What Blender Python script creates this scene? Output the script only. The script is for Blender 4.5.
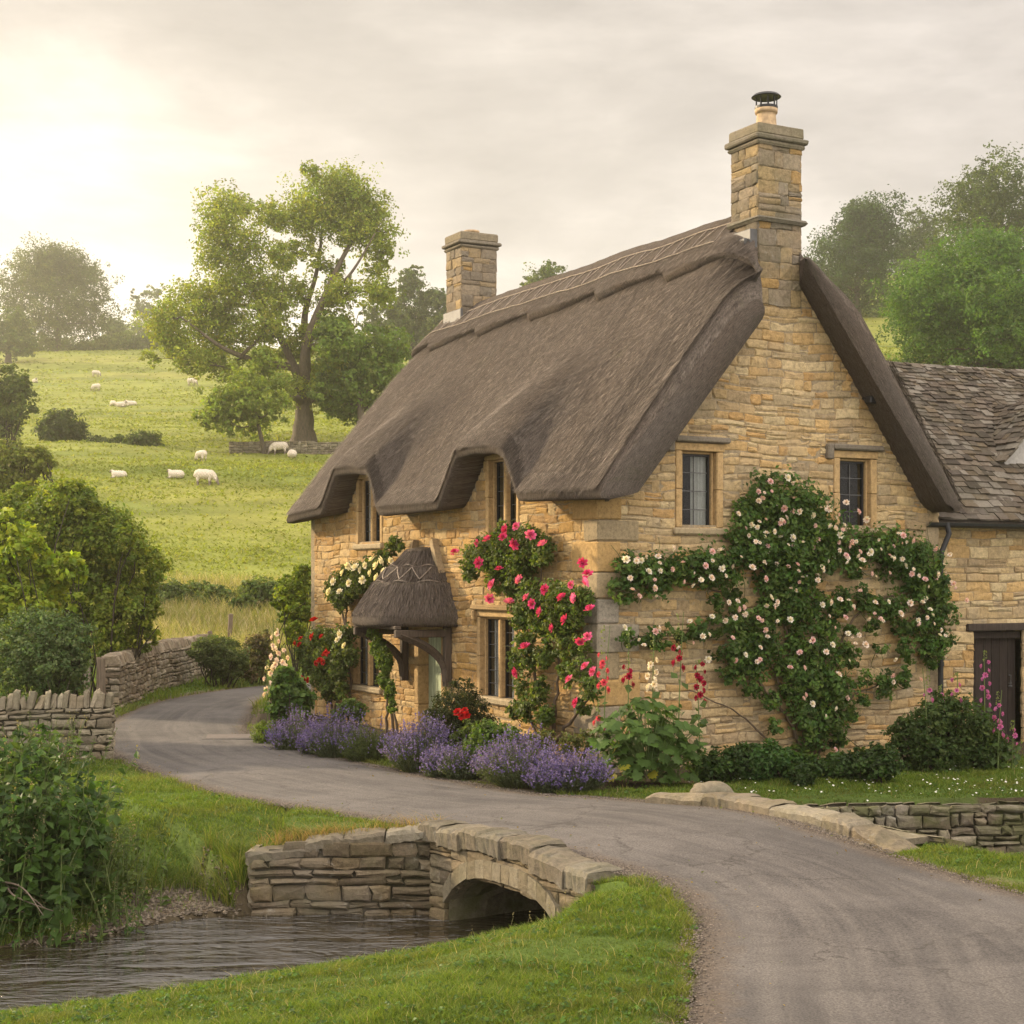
import bpy, bmesh, math, random
import numpy as np
from mathutils import Vector, Matrix, Euler

for o in list(bpy.data.objects): bpy.data.objects.remove(o)
S = bpy.context.scene
COL = S.collection
R_ = math.radians

# ------------------------------------------------------------------ camera, sky, sun, exposure
EYE, FPX = 2.6, 1562.0
cam = bpy.data.cameras.new('camera'); camo = bpy.data.objects.new('camera', cam); COL.objects.link(camo)
camo.location = (0, 0, EYE); camo.rotation_euler = (R_(90), 0, 0)
cam.sensor_width = 36; cam.lens = FPX/1024*36; cam.shift_y = 68/1024
cam.clip_start = .1; cam.clip_end = 3000
S.camera = camo
SUN_AZ, SUN_EL = math.atan2(-.86, .51), R_(20)
sdir = Vector((math.sin(SUN_AZ)*math.cos(SUN_EL), math.cos(SUN_AZ)*math.cos(SUN_EL), math.sin(SUN_EL)))
sun = bpy.data.lights.new('sun', 'SUN'); suno = bpy.data.objects.new('sun', sun); COL.objects.link(suno)
sun.energy = 5.0; sun.angle = R_(3.0); sun.color = (1, .80, .54)
suno.location = (-20, 20, 30); suno.rotation_euler = (-sdir).to_track_quat('-Z', 'Y').to_euler()
S.view_settings.view_transform = 'Standard'; S.view_settings.look = 'None'
S.view_settings.exposure = 0.62; S.view_settings.gamma = 1
S.render.engine = 'CYCLES'
S.cycles.max_bounces = 8; S.cycles.diffuse_bounces = 3; S.cycles.glossy_bounces = 3
S.cycles.transmission_bounces = 4; S.cycles.transparent_max_bounces = 12; S.cycles.volume_bounces = 1
S.cycles.use_denoising = True
try: S.cycles.denoiser = 'OPENIMAGEDENOISE'
except Exception: pass

W = bpy.data.worlds.new('World'); S.world = W; W.use_nodes = True
nt = W.node_tree; nt.nodes.clear()
class NG:
    """small node-graph helper"""
    def __init__(s, t): s.t = t
    def n(s, typ, **k):
        x = s.t.nodes.new(typ)
        for a, b in k.items():
            if a == 'inp':
                for i, v in b.items():
                    if isinstance(v, bpy.types.NodeSocket): s.t.links.new(v, x.inputs[i])
                    else: x.inputs[i].default_value = v
            else: setattr(x, a, b)
        return x
    def math(s, op, a, b=0.0, clamp=False):
        return s.n('ShaderNodeMath', operation=op, use_clamp=clamp, inp={0: a, 1: b}).outputs[0]
    def vmath(s, op, a, b):
        x = s.n('ShaderNodeVectorMath', operation=op, inp={0: a, 1: b})
        return x.outputs['Value'] if op == 'DOT_PRODUCT' else x.outputs[0]
    def mix(s, f, a, b, mode='MIX'):
        x = s.n('ShaderNodeMix', data_type='RGBA', blend_type=mode)
        for i, v in ((0, f), (6, a), (7, b)):
            if isinstance(v, bpy.types.NodeSocket): s.t.links.new(v, x.inputs[i])
            else: x.inputs[i].default_value = v if i == 0 or len(v) == 4 else (*v, 1)
        return x.outputs[2]
    def noise(s, vec, scale, detail=4, rough=.55, dist=0.0, out=0):
        x = s.n('ShaderNodeTexNoise', inp={'Scale': scale, 'Detail': detail, 'Roughness': rough, 'Distortion': dist})
        if vec is not None: s.t.links.new(vec, x.inputs['Vector'])
        return x.outputs[out]
    def ramp(s, f, *st):
        x = s.n('ShaderNodeValToRGB', inp={0: f}); e = x.color_ramp.elements
        while len(e) < len(st): e.new(.5)
        for i, (p, c) in enumerate(st):
            e[i].position = p; e[i].color = (c, c, c, 1) if not hasattr(c, '__len__') else (*c, 1)
        return x.outputs[0]
    def scale(s, vec, v):
        return s.vmath('MULTIPLY', vec, v)
g = NG(nt)
sky = g.n('ShaderNodeTexSky', sky_type='NISHITA', sun_disc=False, sun_elevation=SUN_EL, sun_rotation=SUN_AZ % (2*math.pi))
d = g.n('ShaderNodeTexCoord').outputs['Generated']
dn = g.vmath('NORMALIZE', d, (0, 0, 0))
sd = g.vmath('DOT_PRODUCT', dn, (-.34, .93, .09))
base = g.mix(g.ramp(sd, (.55, 0.0), (.80, .3), (.93, .75), (1.0, 1.0)), (6.85, 6.25, 5.86), (9.6, 8.65, 7.4))
cv = g.scale(g.vmath('ADD', dn, (.13, 0, 0)), (1.6, 1.3, 4.4))
c1 = g.noise(cv, 2.3, 8, .57, .2)
c1 = g.math('ADD', g.math('MULTIPLY', c1, .7), g.math('MULTIPLY', g.noise(g.scale(dn, (3.2, 2.6, 11)), 2.4, 6, .6, .3), .3))
cl = g.ramp(c1, (.34, .72), (.46, .88), (.53, 1.02), (.64, 1.28))
base = g.mix(1.0, base, cl, 'MULTIPLY')
glow = g.math('POWER', g.math('MAXIMUM', g.vmath('DOT_PRODUCT', dn, Vector((-.31, .94, .11)).normalized()), 0), 70)
base = g.mix(1.0, base, g.mix(glow, (0, 0, 0), (3.0, 2.6, 1.9)), 'ADD')
el = g.n('ShaderNodeSeparateXYZ', inp={0: dn}).outputs[2]           # overcast sky: brighter overhead than at the horizon
base = g.mix(1.0, base, g.ramp(el, (.16, .88), (.36, .56), (.62, 1.45), (1.0, 1.8)), 'MULTIPLY')
bk = g.vmath('DOT_PRODUCT', dn, Vector((.25, -.95, .2)).normalized())       # added fill: unseen sky behind the viewer brightened to light the gable
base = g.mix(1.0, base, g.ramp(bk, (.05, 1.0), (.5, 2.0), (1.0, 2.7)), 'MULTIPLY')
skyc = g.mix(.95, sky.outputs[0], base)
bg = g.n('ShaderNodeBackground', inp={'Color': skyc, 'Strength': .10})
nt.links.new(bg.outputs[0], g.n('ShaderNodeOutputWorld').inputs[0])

# ------------------------------------------------------------------ mesh helpers
def rng_(s): return np.random.default_rng(s)
def unit(a): return a/np.maximum(np.linalg.norm(a, axis=-1, keepdims=True), 1e-9)
def mk_mesh(name, V, Fs, mat, col=None, tc=None, smooth=False):
    me = bpy.data.meshes.new(name); V = np.asarray(V, np.float32)
    me.vertices.add(len(V)); me.vertices.foreach_set('co', V.ravel())
    Fs = [np.asarray(f, np.int32) for f in Fs if len(f)]
    loops = np.concatenate([f.ravel() for f in Fs]); tot = np.concatenate([np.full(len(f), f.shape[1]) for f in Fs])
    me.loops.add(len(loops)); me.loops.foreach_set('vertex_index', loops.astype(np.int32))
    me.polygons.add(len(tot)); me.polygons.foreach_set('loop_start', np.concatenate([[0], np.cumsum(tot)[:-1]]).astype(np.int32))
    me.update(calc_edges=True)
    if smooth: me.polygons.foreach_set('use_smooth', np.ones(len(tot), bool))
    else: me.polygons.foreach_set('use_smooth', np.zeros(len(tot), bool))
    if col is not None:
        c = np.ones((len(V), 4), np.float32); c[:, :3] = col
        a = me.color_attributes.new('Col', 'FLOAT_COLOR', 'POINT'); a.data.foreach_set('color', c.ravel())
    if tc is not None:
        a = me.attributes.new('tc', 'FLOAT_VECTOR', 'POINT'); a.data.foreach_set('vector', np.asarray(tc, np.float32).ravel())
    if mat: me.materials.append(mat)
    return me
def link(name, me, parent=None):
    o = bpy.data.objects.new(name, me); COL.objects.link(o)
    if parent: o.parent = parent
    return o
def tag(o, label, cat, group=None, kind=None):
    if label: o['label'] = label
    if cat: o['category'] = cat
    if group: o['group'] = group
    if kind: o['kind'] = kind
    return o
def thing(name, loc, label, cat, group=None, rz=0):
    o = bpy.data.objects.new(name, None); COL.objects.link(o); o.location = loc; o.rotation_euler = (0, 0, rz)
    o.empty_display_size = .3
    return tag(o, label, cat, group)
class MB:
    def __init__(s): s.V = []; s.F = {}; s.C = []; s.T = []; s.n = 0
    def add(s, V, F, col=(.5, .5, .5), tc=None):
        V = np.asarray(V, float).reshape(-1, 3)
        for f in (F if isinstance(F, list) and len(F) and isinstance(F[0], np.ndarray) else [np.asarray(F)]):
            if len(f): s.F.setdefault(f.shape[1], []).append(f+s.n)
        s.V.append(V); c = np.asarray(col, float)
        s.C.append(np.broadcast_to(c, (len(V), 3))); s.T.append(np.zeros((len(V), 3)) if tc is None else tc); s.n += len(V)
    def build(s, name, mat, parent=None, smooth=False, tc=False):
        me = mk_mesh(name, np.concatenate(s.V), [np.concatenate(f) for f in s.F.values()], mat, np.concatenate(s.C),
                     np.concatenate(s.T) if tc else None, smooth)
        return link(name, me, parent)
    def mesh(s, name, mat, smooth=False):
        return mk_mesh(name, np.concatenate(s.V), [np.concatenate(f) for f in s.F.values()], mat, np.concatenate(s.C), None, smooth)
    BOXF = np.array([[0, 1, 3, 2], [4, 6, 7, 5], [0, 4, 5, 1], [2, 3, 7, 6], [0, 2, 6, 4], [1, 5, 7, 3]])
    def box(s, lo, hi, col=(.5, .5, .5), M=None, bev=0.0, jit=0.0, rng=None):
        lo, hi = np.minimum(lo, hi), np.maximum(lo, hi)
        if bev:
            bm = bmesh.new(); bmesh.ops.create_cube(bm, size=1)
            sz = hi-lo; ce = (hi+lo)/2
            for v in bm.verts: v.co = Vector(ce+np.array(v.co)*sz)
            bmesh.ops.bevel(bm, geom=bm.edges[:], offset=min(bev, .45*min(sz)), segments=1, affect='EDGES')
            bm.verts.index_update()
            V = np.array([v.co[:] for v in bm.verts]); fs = {}
            for f in bm.faces: fs.setdefault(len(f.verts), []).append([v.index for v in f.verts])
            F = [np.array(x) for x in fs.values()]; bm.free()
        else:
            V = np.array([[(lo, hi)[i][0], (lo, hi)[j][1], (lo, hi)[k][2]] for i in (0, 1) for j in (0, 1) for k in (0, 1)]); F = s.BOXF
        if jit: V = V+rng.normal(0, jit, V.shape)
        if M is not None: V = M(V)
        s.add(V, F, col)
    def tube(s, P, r, n=6, col=(.2, .15, .1), cap=True):
        P = np.asarray(P, float); r = np.broadcast_to(np.asarray(r, float), (len(P),))
        T = unit(np.gradient(P, axis=0)); ref = np.array([0, 0, 1.]) if abs(T[:, 2]).mean() < .9 else np.array([1., 0, 0])
        A = unit(np.cross(T, ref)); B = np.cross(T, A); a = np.linspace(0, 2*np.pi, n, endpoint=False)
        V = P[:, None]+r[:, None, None]*(A[:, None]*np.cos(a)[None, :, None]+B[:, None]*np.sin(a)[None, :, None])
        i = np.arange(len(P)-1)[:, None]*n; j = np.arange(n)[None]; k = (j+1) % n
        F = np.stack([i+j, i+k, i+n+k, i+n+j], -1).reshape(-1, 4)
        V = V.reshape(-1, 3); fs = [F]
        if cap:
            V = np.concatenate([V, P[:1], P[-1:]]); m = len(P)*n
            fs.append(np.concatenate([np.stack([np.full(n, m), k[0], j[0]], -1), np.stack([np.full(n, m+1), m-n+j[0], m-n+k[0]], -1)]))
        s.add(V, fs, col)
    def grid(s, P, col=(.5, .5, .5), tc=None, flip=False):
        a, b = P.shape[:2]; i = np.arange(a-1)[:, None]*b; j = np.arange(b-1)[None]
        F = np.stack([i+j, i+j+1, i+b+j+1, i+b+j], -1).reshape(-1, 4)
        if flip: F = F[:, ::-1]
        s.add(P.reshape(-1, 3), F, col if np.ndim(col) < 3 else np.asarray(col).reshape(-1, 3), None if tc is None else tc.reshape(-1, 3))
    def lathe(s, prof, c, n=16, col=(.5, .5, .5)):
        a = np.linspace(0, 2*np.pi, n+1); p = np.asarray(prof, float)
        P = np.stack([c[0]+p[:, None, 0]*np.cos(a), c[1]+p[:, None, 0]*np.sin(a), c[2]+p[:, None, 1]+0*a], -1)
        s.grid(P, col)
    def leaves(s, rng, C, N, size, w=.55, col=(.1, .2, .03), fold=.12):
        n = len(C)
        if not n: return
        N = unit(N); t = unit(np.cross(N, rng.normal(size=(n, 3)))); b = np.cross(N, t)
        sz = (np.broadcast_to(size, (n,))*rng.uniform(.7, 1.3, n))[:, None]
        V = np.stack([C-t*sz*.5, C-b*sz*w*.5+N*sz*fold, C+t*sz*.5, C+b*sz*w*.5+N*sz*fold], 1).reshape(-1, 3)
        F = np.arange(4*n).reshape(n, 4)
        s.add(V, F, np.repeat(np.broadcast_to(col, (n, 3)), 4, 0))

def smooth_noise(seed, n=6):
    r = rng_(seed); K = r.normal(size=(n, 2))*np.geomspace(1, 4, n)[:, None]; ph = r.uniform(0, 6.28, n); am = 1/np.geomspace(1, 4, n); am /= am.sum()
    def f(x, y): return sum(am[i]*np.sin(K[i, 0]*x+K[i, 1]*y+ph[i]) for i in range(n))
    return f
def catmull(P, m):
    P = np.asarray(P, float); Q = np.concatenate([2*P[:1]-P[1:2], P, 2*P[-1:]-P[-2:-1]]); out = []
    t = np.linspace(0, 1, m, endpoint=False)[:, None]
    for i in range(len(P)-1):
        a, b, c, e = Q[i:i+4]
        out.append(.5*((2*b)+(c-a)*t+(2*a-5*b+4*c-e)*t**2+(3*b-a-3*c+e)*t**3))
    return np.concatenate(out+[P[-1:]])
def ss(x): x = np.clip(x, 0, 1); return x*x*(3-2*x)

# ------------------------------------------------------------------ materials
def material(name, fn):
    m = bpy.data.materials.new(name); m.use_nodes = True; t = m.node_tree; t.nodes.clear(); g = NG(t)
    sh = fn(g); t.links.new(sh, g.n('ShaderNodeOutputMaterial').inputs[0]); return m
def pbr(g, col, rough=.8, bump=None, bs=.5, bd=.02, spec=.3, **k):
    p = g.n('ShaderNodeBsdfPrincipled', inp={'Base Color': col if isinstance(col, bpy.types.NodeSocket) else (*col, 1), 'Roughness': rough, 'Specular IOR Level': spec, **k})
    if bump is not None:
        b = g.n('ShaderNodeBump', inp={'Height': bump, 'Strength': bs, 'Distance': bd}); g.t.links.new(b.outputs[0], p.inputs['Normal'])
    return p.outputs[0]
def attr(g): return g.n('ShaderNodeAttribute', attribute_name='Col').outputs['Color']
def objc(g): return g.n('ShaderNodeTexCoord').outputs['Object']
def leaf_fn(trans=.45, rough=.55, spec=.25):
    def f(g):
        c = attr(g); p = pbr(g, c, rough, spec=spec)
        tl = g.n('ShaderNodeBsdfTranslucent', inp={'Color': g.mix(1.0, c, (1.35, 1.35, .5), 'MULTIPLY')}).outputs[0]
        return g.n('ShaderNodeMixShader', inp={0: trans, 1: p, 2: tl}).outputs[0]
    return f
M_leaf = material('leaf', leaf_fn()); M_grass = material('grass_blade', leaf_fn(.4, .6, .15)); M_petal = material('petal', leaf_fn(.3, .7, .1))
def bark(g):
    v = objc(g); n = g.noise(g.scale(v, (6, 6, 1.5)), 2.0, 5)
    return pbr(g, g.mix(1.0, attr(g), g.ramp(n, (.3, .6), (.7, 1.3)), 'MULTIPLY'), .9, n, .6, .03)
M_bark = material('bark', bark)
def stone_fn(lich=.5, bs=.7, sc=1.0, green=0.0):
    def f(g):
        v = objc(g); a = attr(g)
        n1 = g.noise(v, 19*sc, 8, .72); n2 = g.noise(v, 1.3*sc, 5, .6); n3 = g.noise(v, 90*sc, 4, .7); n4 = g.noise(v, 5.5*sc, 6, .7, .4)
        c = g.mix(1.0, a, g.ramp(n1, (.25, .50), (.5, 1.0), (.78, 1.40)), 'MULTIPLY')
        c = g.mix(1.0, c, g.ramp(n3, (.3, .80), (.7, 1.2)), 'MULTIPLY')
        c = g.mix(g.math('MULTIPLY', g.ramp(n2, (.48, 0.0), (.66, .55)), lich), c, (.20, .18, .145))       # grey weathering
        c = g.mix(g.math('MULTIPLY', g.ramp(n4, (.60, 0.0), (.70, .75)), lich*.8), c, (.36, .34, .29))       # pale lichen spots
        c = g.mix(g.math('MULTIPLY', g.ramp(g.noise(v, 3.1*sc, 6, .7), (.58, 0.0), (.70, .7)), lich*.9), c, (.075, .062, .045))
        if green: c = g.mix(g.math('MULTIPLY', g.ramp(g.noise(v, 2.2, 5, .7), (.42, 0.0), (.62, .9)), green), c, (.075, .085, .025))
        h = g.math('ADD', g.math('MULTIPLY', n1, .8), g.math('MULTIPLY', n3, .35))
        return pbr(g, c, .92, h, bs, .02, .15)
    return f
M_stone = material('cotswold_stone', stone_fn(.5, .9)); M_stonegrey = material('weathered_stone', stone_fn(.8, .9, 1.0, .25)); M_mossy = material('mossy_stone', stone_fn(.9, 1.0, 1.2, .8))
M_dressed = material('dressed_stone', stone_fn(.22, .35))
def thatch(g):
    tc = g.n('ShaderNodeAttribute', attribute_name='tc').outputs['Vector']
    st = g.noise(g.scale(tc, (85, 5.5, 1)), 1.0, 5, .62); fine = g.noise(g.scale(tc, (150, 34, 1)), 1.0, 3, .6)
    big = g.noise(g.scale(tc, (1.3, .35, 1)), 1.0, 4, .6, .3); tip = g.noise(g.scale(tc, (60, 30, 1)), 1.0, 2, .7); moss = g.noise(g.scale(tc, (1, 1, 1)), 1.1, 7, .72, .6)
    c = g.mix(g.ramp(st, (.30, 0.0), (.72, 1.0)), (.064, .050, .039), (.235, .188, .148))
    c = g.mix(g.ramp(big, (.40, .0), (.62, .85)), c, g.mix(g.ramp(st, (.3, 0.0), (.7, 1.0)), (.080, .067, .055), (.215, .183, .153)))
    c = g.mix(g.ramp(tip, (.60, 0.0), (.76, .65)), c, (.30, .25, .21))
    c = g.mix(g.ramp(moss, (.56, 0.0), (.68, .5)), c, g.mix(st, (.06, .058, .03), (.15, .14, .085)))
    c = g.mix(1.0, c, g.ramp(fine, (.28, .55), (.5, 1.0), (.74, 1.45)), 'MULTIPLY')
    h = g.math('ADD', st, g.math('MULTIPLY', fine, .8))
    return pbr(g, c, .95, h, 1.0, .06, .1)
M_thatch = material('thatch', thatch)
M_straw = material('straw', lambda g: pbr(g, attr(g), .9, spec=.1))
def plain(name, col, rough=.6, nz=.25, sc=20, bs=.2, **k):
    def f(g):
        n = g.noise(objc(g), sc, 4)
        return pbr(g, g.mix(1.0, (*col, 1), g.ramp(n, (.25, 1-nz), (.75, 1+nz)), 'MULTIPLY'), rough, n, bs, .01, **k)
    return material(name, f)
M_col = material('coloured', lambda g: pbr(g, g.mix(1.0, attr(g), g.ramp(g.noise(objc(g), 18, 5, .65), (.25, .75), (.75, 1.25)), 'MULTIPLY'), .85, g.noise(objc(g), 40, 4), .4, .01, .2))
def wood(g):
    v = objc(g); n = g.noise(g.scale(v, (25, 25, 2.2)), 1.5, 5, .6)
    return pbr(g, g.mix(1.0, attr(g), g.ramp(n, (.3, .6), (.7, 1.35)), 'MULTIPLY'), .8, n, .5, .01, .2)
M_wood = material('timber', wood)
M_metal = plain('black_iron', (.018, .018, .018), .45, .3)
M_lead = plain('lead_sheet', (.085, .083, .08), .5, .3, 8)
M_clay = plain('clay_pot', (.42, .30, .17), .8, .35, 14)
M_curtain = plain('curtain_cloth', (.74, .72, .68), .9, .06)
M_slate = material('stone_slate', stone_fn(.75, .9, 1.3, .12))
def glass(g):
    n = g.noise(objc(g), 3.5, 2)
    gl = pbr(g, (.012, .013, .014), .04, n, .12, .02, .6)
    tr = g.n('ShaderNodeBsdfTransparent', inp={'Color': (.93, .95, .94, 1)}).outputs[0]
    return g.n('ShaderNodeMixShader', inp={0: .78, 1: gl, 2: tr}).outputs[0]
M_glass = material('window_glass', glass)
def water(g):
    v = objc(g)
    n1 = g.noise(g.scale(v, (1.6, 5.0, 1)), 1.7, 4, .55, .6); n2 = g.noise(g.scale(v, (3.5, 10, 1)), 2.6, 3, .55, .3)
    h = g.math('MULTIPLY', g.math('ADD', n1, g.math('MULTIPLY', n2, .35)), g.ramp(g.noise(g.scale(v, (.7, 1.6, 1)), 1.0, 4, .6, .5), (.36, .12), (.62, 1.25)))
    return pbr(g, (.022, .017, .009), .03, h, 1.0, .095, .5, IOR=1.85)
M_water = material('stream_water', water)
def asphalt(g):
    tc = g.n('ShaderNodeAttribute', attribute_name='tc').outputs['Vector']; v = objc(g)
    sp = g.n('ShaderNodeSeparateXYZ', inp={0: tc}); e = sp.outputs[0]          # metres from nearest road edge
    n1 = g.noise(v, .55, 6, .62, .5); n2 = g.noise(v, 62, 4, .75); n3 = g.noise(v, 3.2, 6, .65, .5); tr = g.noise(g.scale(tc, (1.6, 5, .12)), 1.0, 5, .6)
    c = g.mix(g.ramp(n1, (.35, 0.0), (.66, 1.0)), (.056, .051, .048), (.116, .105, .096))
    c = g.mix(g.ramp(tr, (.4, 0.0), (.64, .6)), c, (.130, .117, .104))
    c = g.mix(g.ramp(n3, (.50, 0.0), (.72, .6)), c, (.058, .052, .048))
    ed = g.math('ADD', e, g.math('MULTIPLY', g.math('SUBTRACT', n3, .5), .55))
    c = g.mix(g.ramp(ed, (.03, .85), (.16, .55), (.34, 0.0)), c, (.085, .062, .042))
    c = g.mix(1.0, c, g.ramp(n2, (.30, .42), (.5, 1.0), (.72, 1.65)), 'MULTIPLY')
    vo = g.n('ShaderNodeTexVoronoi', feature='DISTANCE_TO_EDGE', inp={'Vector': g.vmath('ADD', v, g.scale(g.noise(v, 2.5, 4, .6, 0, 1), (.8, .8, 0))), 'Scale': .75})
    crk = g.math('MULTIPLY', g.ramp(vo.outputs['Distance'], (0.0, 1.0), (.016, .0)), g.ramp(g.noise(v, .4, 2), (.46, 0.0), (.56, .75)))
    c = g.mix(crk, c, (.04, .035, .03))
    h = g.math('ADD', g.math('MULTIPLY', n2, .5), g.math('MULTIPLY', n3, .8))
    return pbr(g, c, .88, h, .5, .012, .25)
M_road = material('worn_asphalt', asphalt)
def ground_fn(g):
    v = objc(g); a = attr(g)
    n1 = g.noise(v, .35, 6, .6); n2 = g.noise(v, 9, 5, .7); n3 = g.noise(g.scale(v, (.12, .5, .5)), 1.0, 6, .65)
    c = g.mix(1.0, a, g.ramp(n1, (.3, .8), (.7, 1.2)), 'MULTIPLY')
    c = g.mix(1.0, c, g.ramp(n2, (.25, .68), (.75, 1.3)), 'MULTIPLY')
    c = g.mix(1.0, c, g.ramp(n3, (.3, .78), (.5, 1.0), (.72, 1.16)), 'MULTIPLY')
    return pbr(g, c, .95, g.math('ADD', n2, n1), .6, .06, .1)
M_ground = material('turf_ground', ground_fn)

# ------------------------------------------------------------------ terrain
def poly_sd(X, Y, P, closed=True):
    """signed distance (negative inside) and index of the nearest edge"""
    P = np.asarray(P, float); best = np.full(X.shape, 1e9); idx = np.zeros(X.shape, int); ins = np.zeros(X.shape, bool); n = len(P)
    for i in range(n if closed else n-1):
        a, b = P[i], P[(i+1) % n]; e = b-a; L = max(e@e, 1e-9)
        t = np.clip(((X-a[0])*e[0]+(Y-a[1])*e[1])/L, 0, 1)
        dd = np.hypot(X-a[0]-t*e[0], Y-a[1]-t*e[1]); m = dd < best
        best = np.where(m, dd, best); idx = np.where(m, i, idx)
        if closed and a[1] != b[1]:
            c = ((a[1] > Y) != (b[1] > Y)) & (X < e[0]*(Y-a[1])/(b[1]-a[1])+a[0]); ins ^= c
    return np.where(ins, -best, best), idx
WATER_Z = -.75
STREAM = [(-30, 12.2), (-14, 12.4), (-8, 13.0), (-4.9, 14.0), (-3.9, 14.7), (-3.2, 15.45), (-2.7, 15.62), (-2.45, 15.95), (-.85, 15.95), (3.0, 18.35), (6.2, 18.4), (14, 18.9), (30, 19.3),
          (30, 14.2), (14, 14.2), (8, 14.5), (5.0, 14.75), (3.95, 15.45), (.46, 13.66), (.40, 13.60), (.0, 13.5), (-.9, 12.95), (-2.35, 11.9), (-3.4, 11.1), (-8, 8.8), (-30, 6.5)]
STYPE = [1, 1, 1, 1, 1, 1, 4, 0, 0, 0, 0, 0, 0, 3, 3, 3, 3, 5, 2, 2, 2, 2, 2, 2, 2, 2]
RL = [(.8, -15), (.8, 0), (.9, 7), (1.04, 9.15), (1.36, 11.6), (1.25, 13.0), (.98, 13.5), (.3, 14.5), (-.53, 15.8), (-1.41, 16.7), (-2.4, 17.66), (-3.86, 19.3), (-5.37, 21.95), (-6.3, 24), (-6.75, 25.6), (-7.3, 28), (-7.53, 32.5), (-7.1, 35.6), (-6, 38.3), (-3.5, 40), (2, 41.2), (14, 42)]
RR = [(7.5, -15), (7, 0), (6.2, 7), (5.6, 9.2), (4.7, 11.6), (3.82, 13.75), (3.1, 15.55), (2.75, 16.6), (2.3, 17.45), (1.04, 18.46), (.34, 18.8), (-.67, 20), (-1.67, 21.4), (-2.6, 22.8), (-3.6, 24.6), (-4.45, 26.4), (-5, 30), (-5.4, 34), (-4.6, 36.2), (-2.5, 37.3), (2, 38.4), (14, 39)]
RLc, RRc = catmull(RL, 8), catmull(RR, 8)
ROADP = np.concatenate([RLc, RRc[::-1]])
nA, nB, nC = smooth_noise(1), smooth_noise(2), smooth_noise(3)
HP = np.array([(-50, 0), (43, 0), (46, .6), (50, 1.4), (54, 2.3), (58, 3.4), (66, 5.4), (75, 7.6), (84, 9.5), (89, 10.1), (95, 10.9), (130, 16.5), (165, 21.6), (200, 29.5), (240, 38), (262, 41), (300, 42), (340, 40), (420, 34)])
_hy = np.linspace(-50, 420, 2000); _hz = np.convolve(np.pad(np.interp(_hy, HP[:, 0], HP[:, 1]), 15, 'edge'), np.ones(31)/31, 'valid')
def hump(X, Y):
    ax = np.array([.836, .548]); p = np.array([0, 14.45]); dx, dy = X-p[0], Y-p[1]
    al = dx*ax[0]+dy*ax[1]; ac = -dx*ax[1]+dy*ax[0]
    return .10*np.exp(-(ac/1.9)**2)*np.exp(-((al-1.6)/2.6)**4)
def hill(X, Y):
    z = np.interp(Y, _hy, _hz)*(1+.30*ss((X/np.maximum(Y, 1)+.02)/.2))
    f = ss((Y-44)/20)
    z = z+f*(nA(X*.05, Y*.05)*1.1+nB(X*.16, Y*.16)*.35+nC(X*.5, Y*.7)*.12)
    return z
def ground_full(X, Y):
    X = np.asarray(X, float); Y = np.asarray(Y, float)
    sd, ix = poly_sd(X, Y, STREAM); rd, _ = poly_sd(X, Y, ROADP)
    ty = np.array(STYPE)[ix]; z = hill(X, Y)
    near = np.clip(1-ss((Y-30)/12), 0, 1)
    z = z+near*(nB(X*1.1, Y*1.1)*.05+nC(X*2.6, Y*2.6)*.025)*ss((rd-.2)/1.0)
    o = np.maximum(sd, 0); no = nA(X*1.5, Y*1.5)
    p0 = ss(o/.12)
    o1 = np.maximum(o+no*.25, 0); p1 = np.interp(o1, [0, .15, .9, 1.25, 2.2, 3.6], [0, .05, .20, .50, .82, 1])
    o2 = np.maximum(o+no*.08, 0)*(1+.4*ss((X+.9)/1.0)+1.6*ss((X-.25)/.45)); p2 = np.interp(o2, [0, .10, .28, 1.3, 3.2], [0, .12, .42, .68, 1])
    p3 = np.interp(o, [0, .25, .5], [0, .7, 1]); p4 = np.interp(o1, [0, .1, .5, 1.2, 2.2], [0, .3, .6, .85, 1])
    p5 = np.interp(o, [0, .08, .3, .7], [0, .42, .85, 1])
    p = np.choose(ty, [p0, p1, p2, p3, p4, p5]); p = np.where(o > 4, 1, p)
    g_ = z+hump(X, Y)
    g_ = np.where(rd > 0, g_+.035*ss(rd/.35), g_-.06)
    zz = WATER_Z+(g_-WATER_Z)*p
    zz = np.where(sd < 0, WATER_Z-.02-np.minimum(.4, -sd*.7), zz)
    return zz, sd, rd, ty
RX, RY, RS = -16.0, 4.0, .06
_gx = np.arange(RX, 16.01, RS); _gy = np.arange(RY, 46, RS)
_RG = [a.astype(np.float32) for a in ground_full(*np.meshgrid(_gx, _gy))]
def samp(k, x, y):
    fx = np.clip((x-RX)/RS, 0, len(_gx)-1.01); fy = np.clip((y-RY)/RS, 0, len(_gy)-1.01); i = fx.astype(int); j = fy.astype(int); a = fx-i; b = fy-j; A = _RG[k]
    if k == 3: return A[j, i]
    return (A[j, i]*(1-a)+A[j, i+1]*a)*(1-b)+(A[j+1, i]*(1-a)+A[j+1, i+1]*a)*b
def gz(x, y):
    x = np.asarray(x, float); y = np.asarray(y, float)
    inn = (np.abs(x) < 15.9) & (y > RY) & (y < 45.8)
    return np.where(inn, samp(0, x, y), hill(x, y))
def at_px(u, v):
    """first ground point the picture position looks at (for finding where things stand)"""
    Y = np.concatenate([np.arange(7, 45, .02), np.arange(45, 400, .1)]); X = (u-512)/FPX*Y; Z = EYE-(v-580)/FPX*Y
    i = np.argmax(gz(X, Y) > Z); return np.array([X[i], Y[i], float(gz(X[i], Y[i]))])

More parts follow.
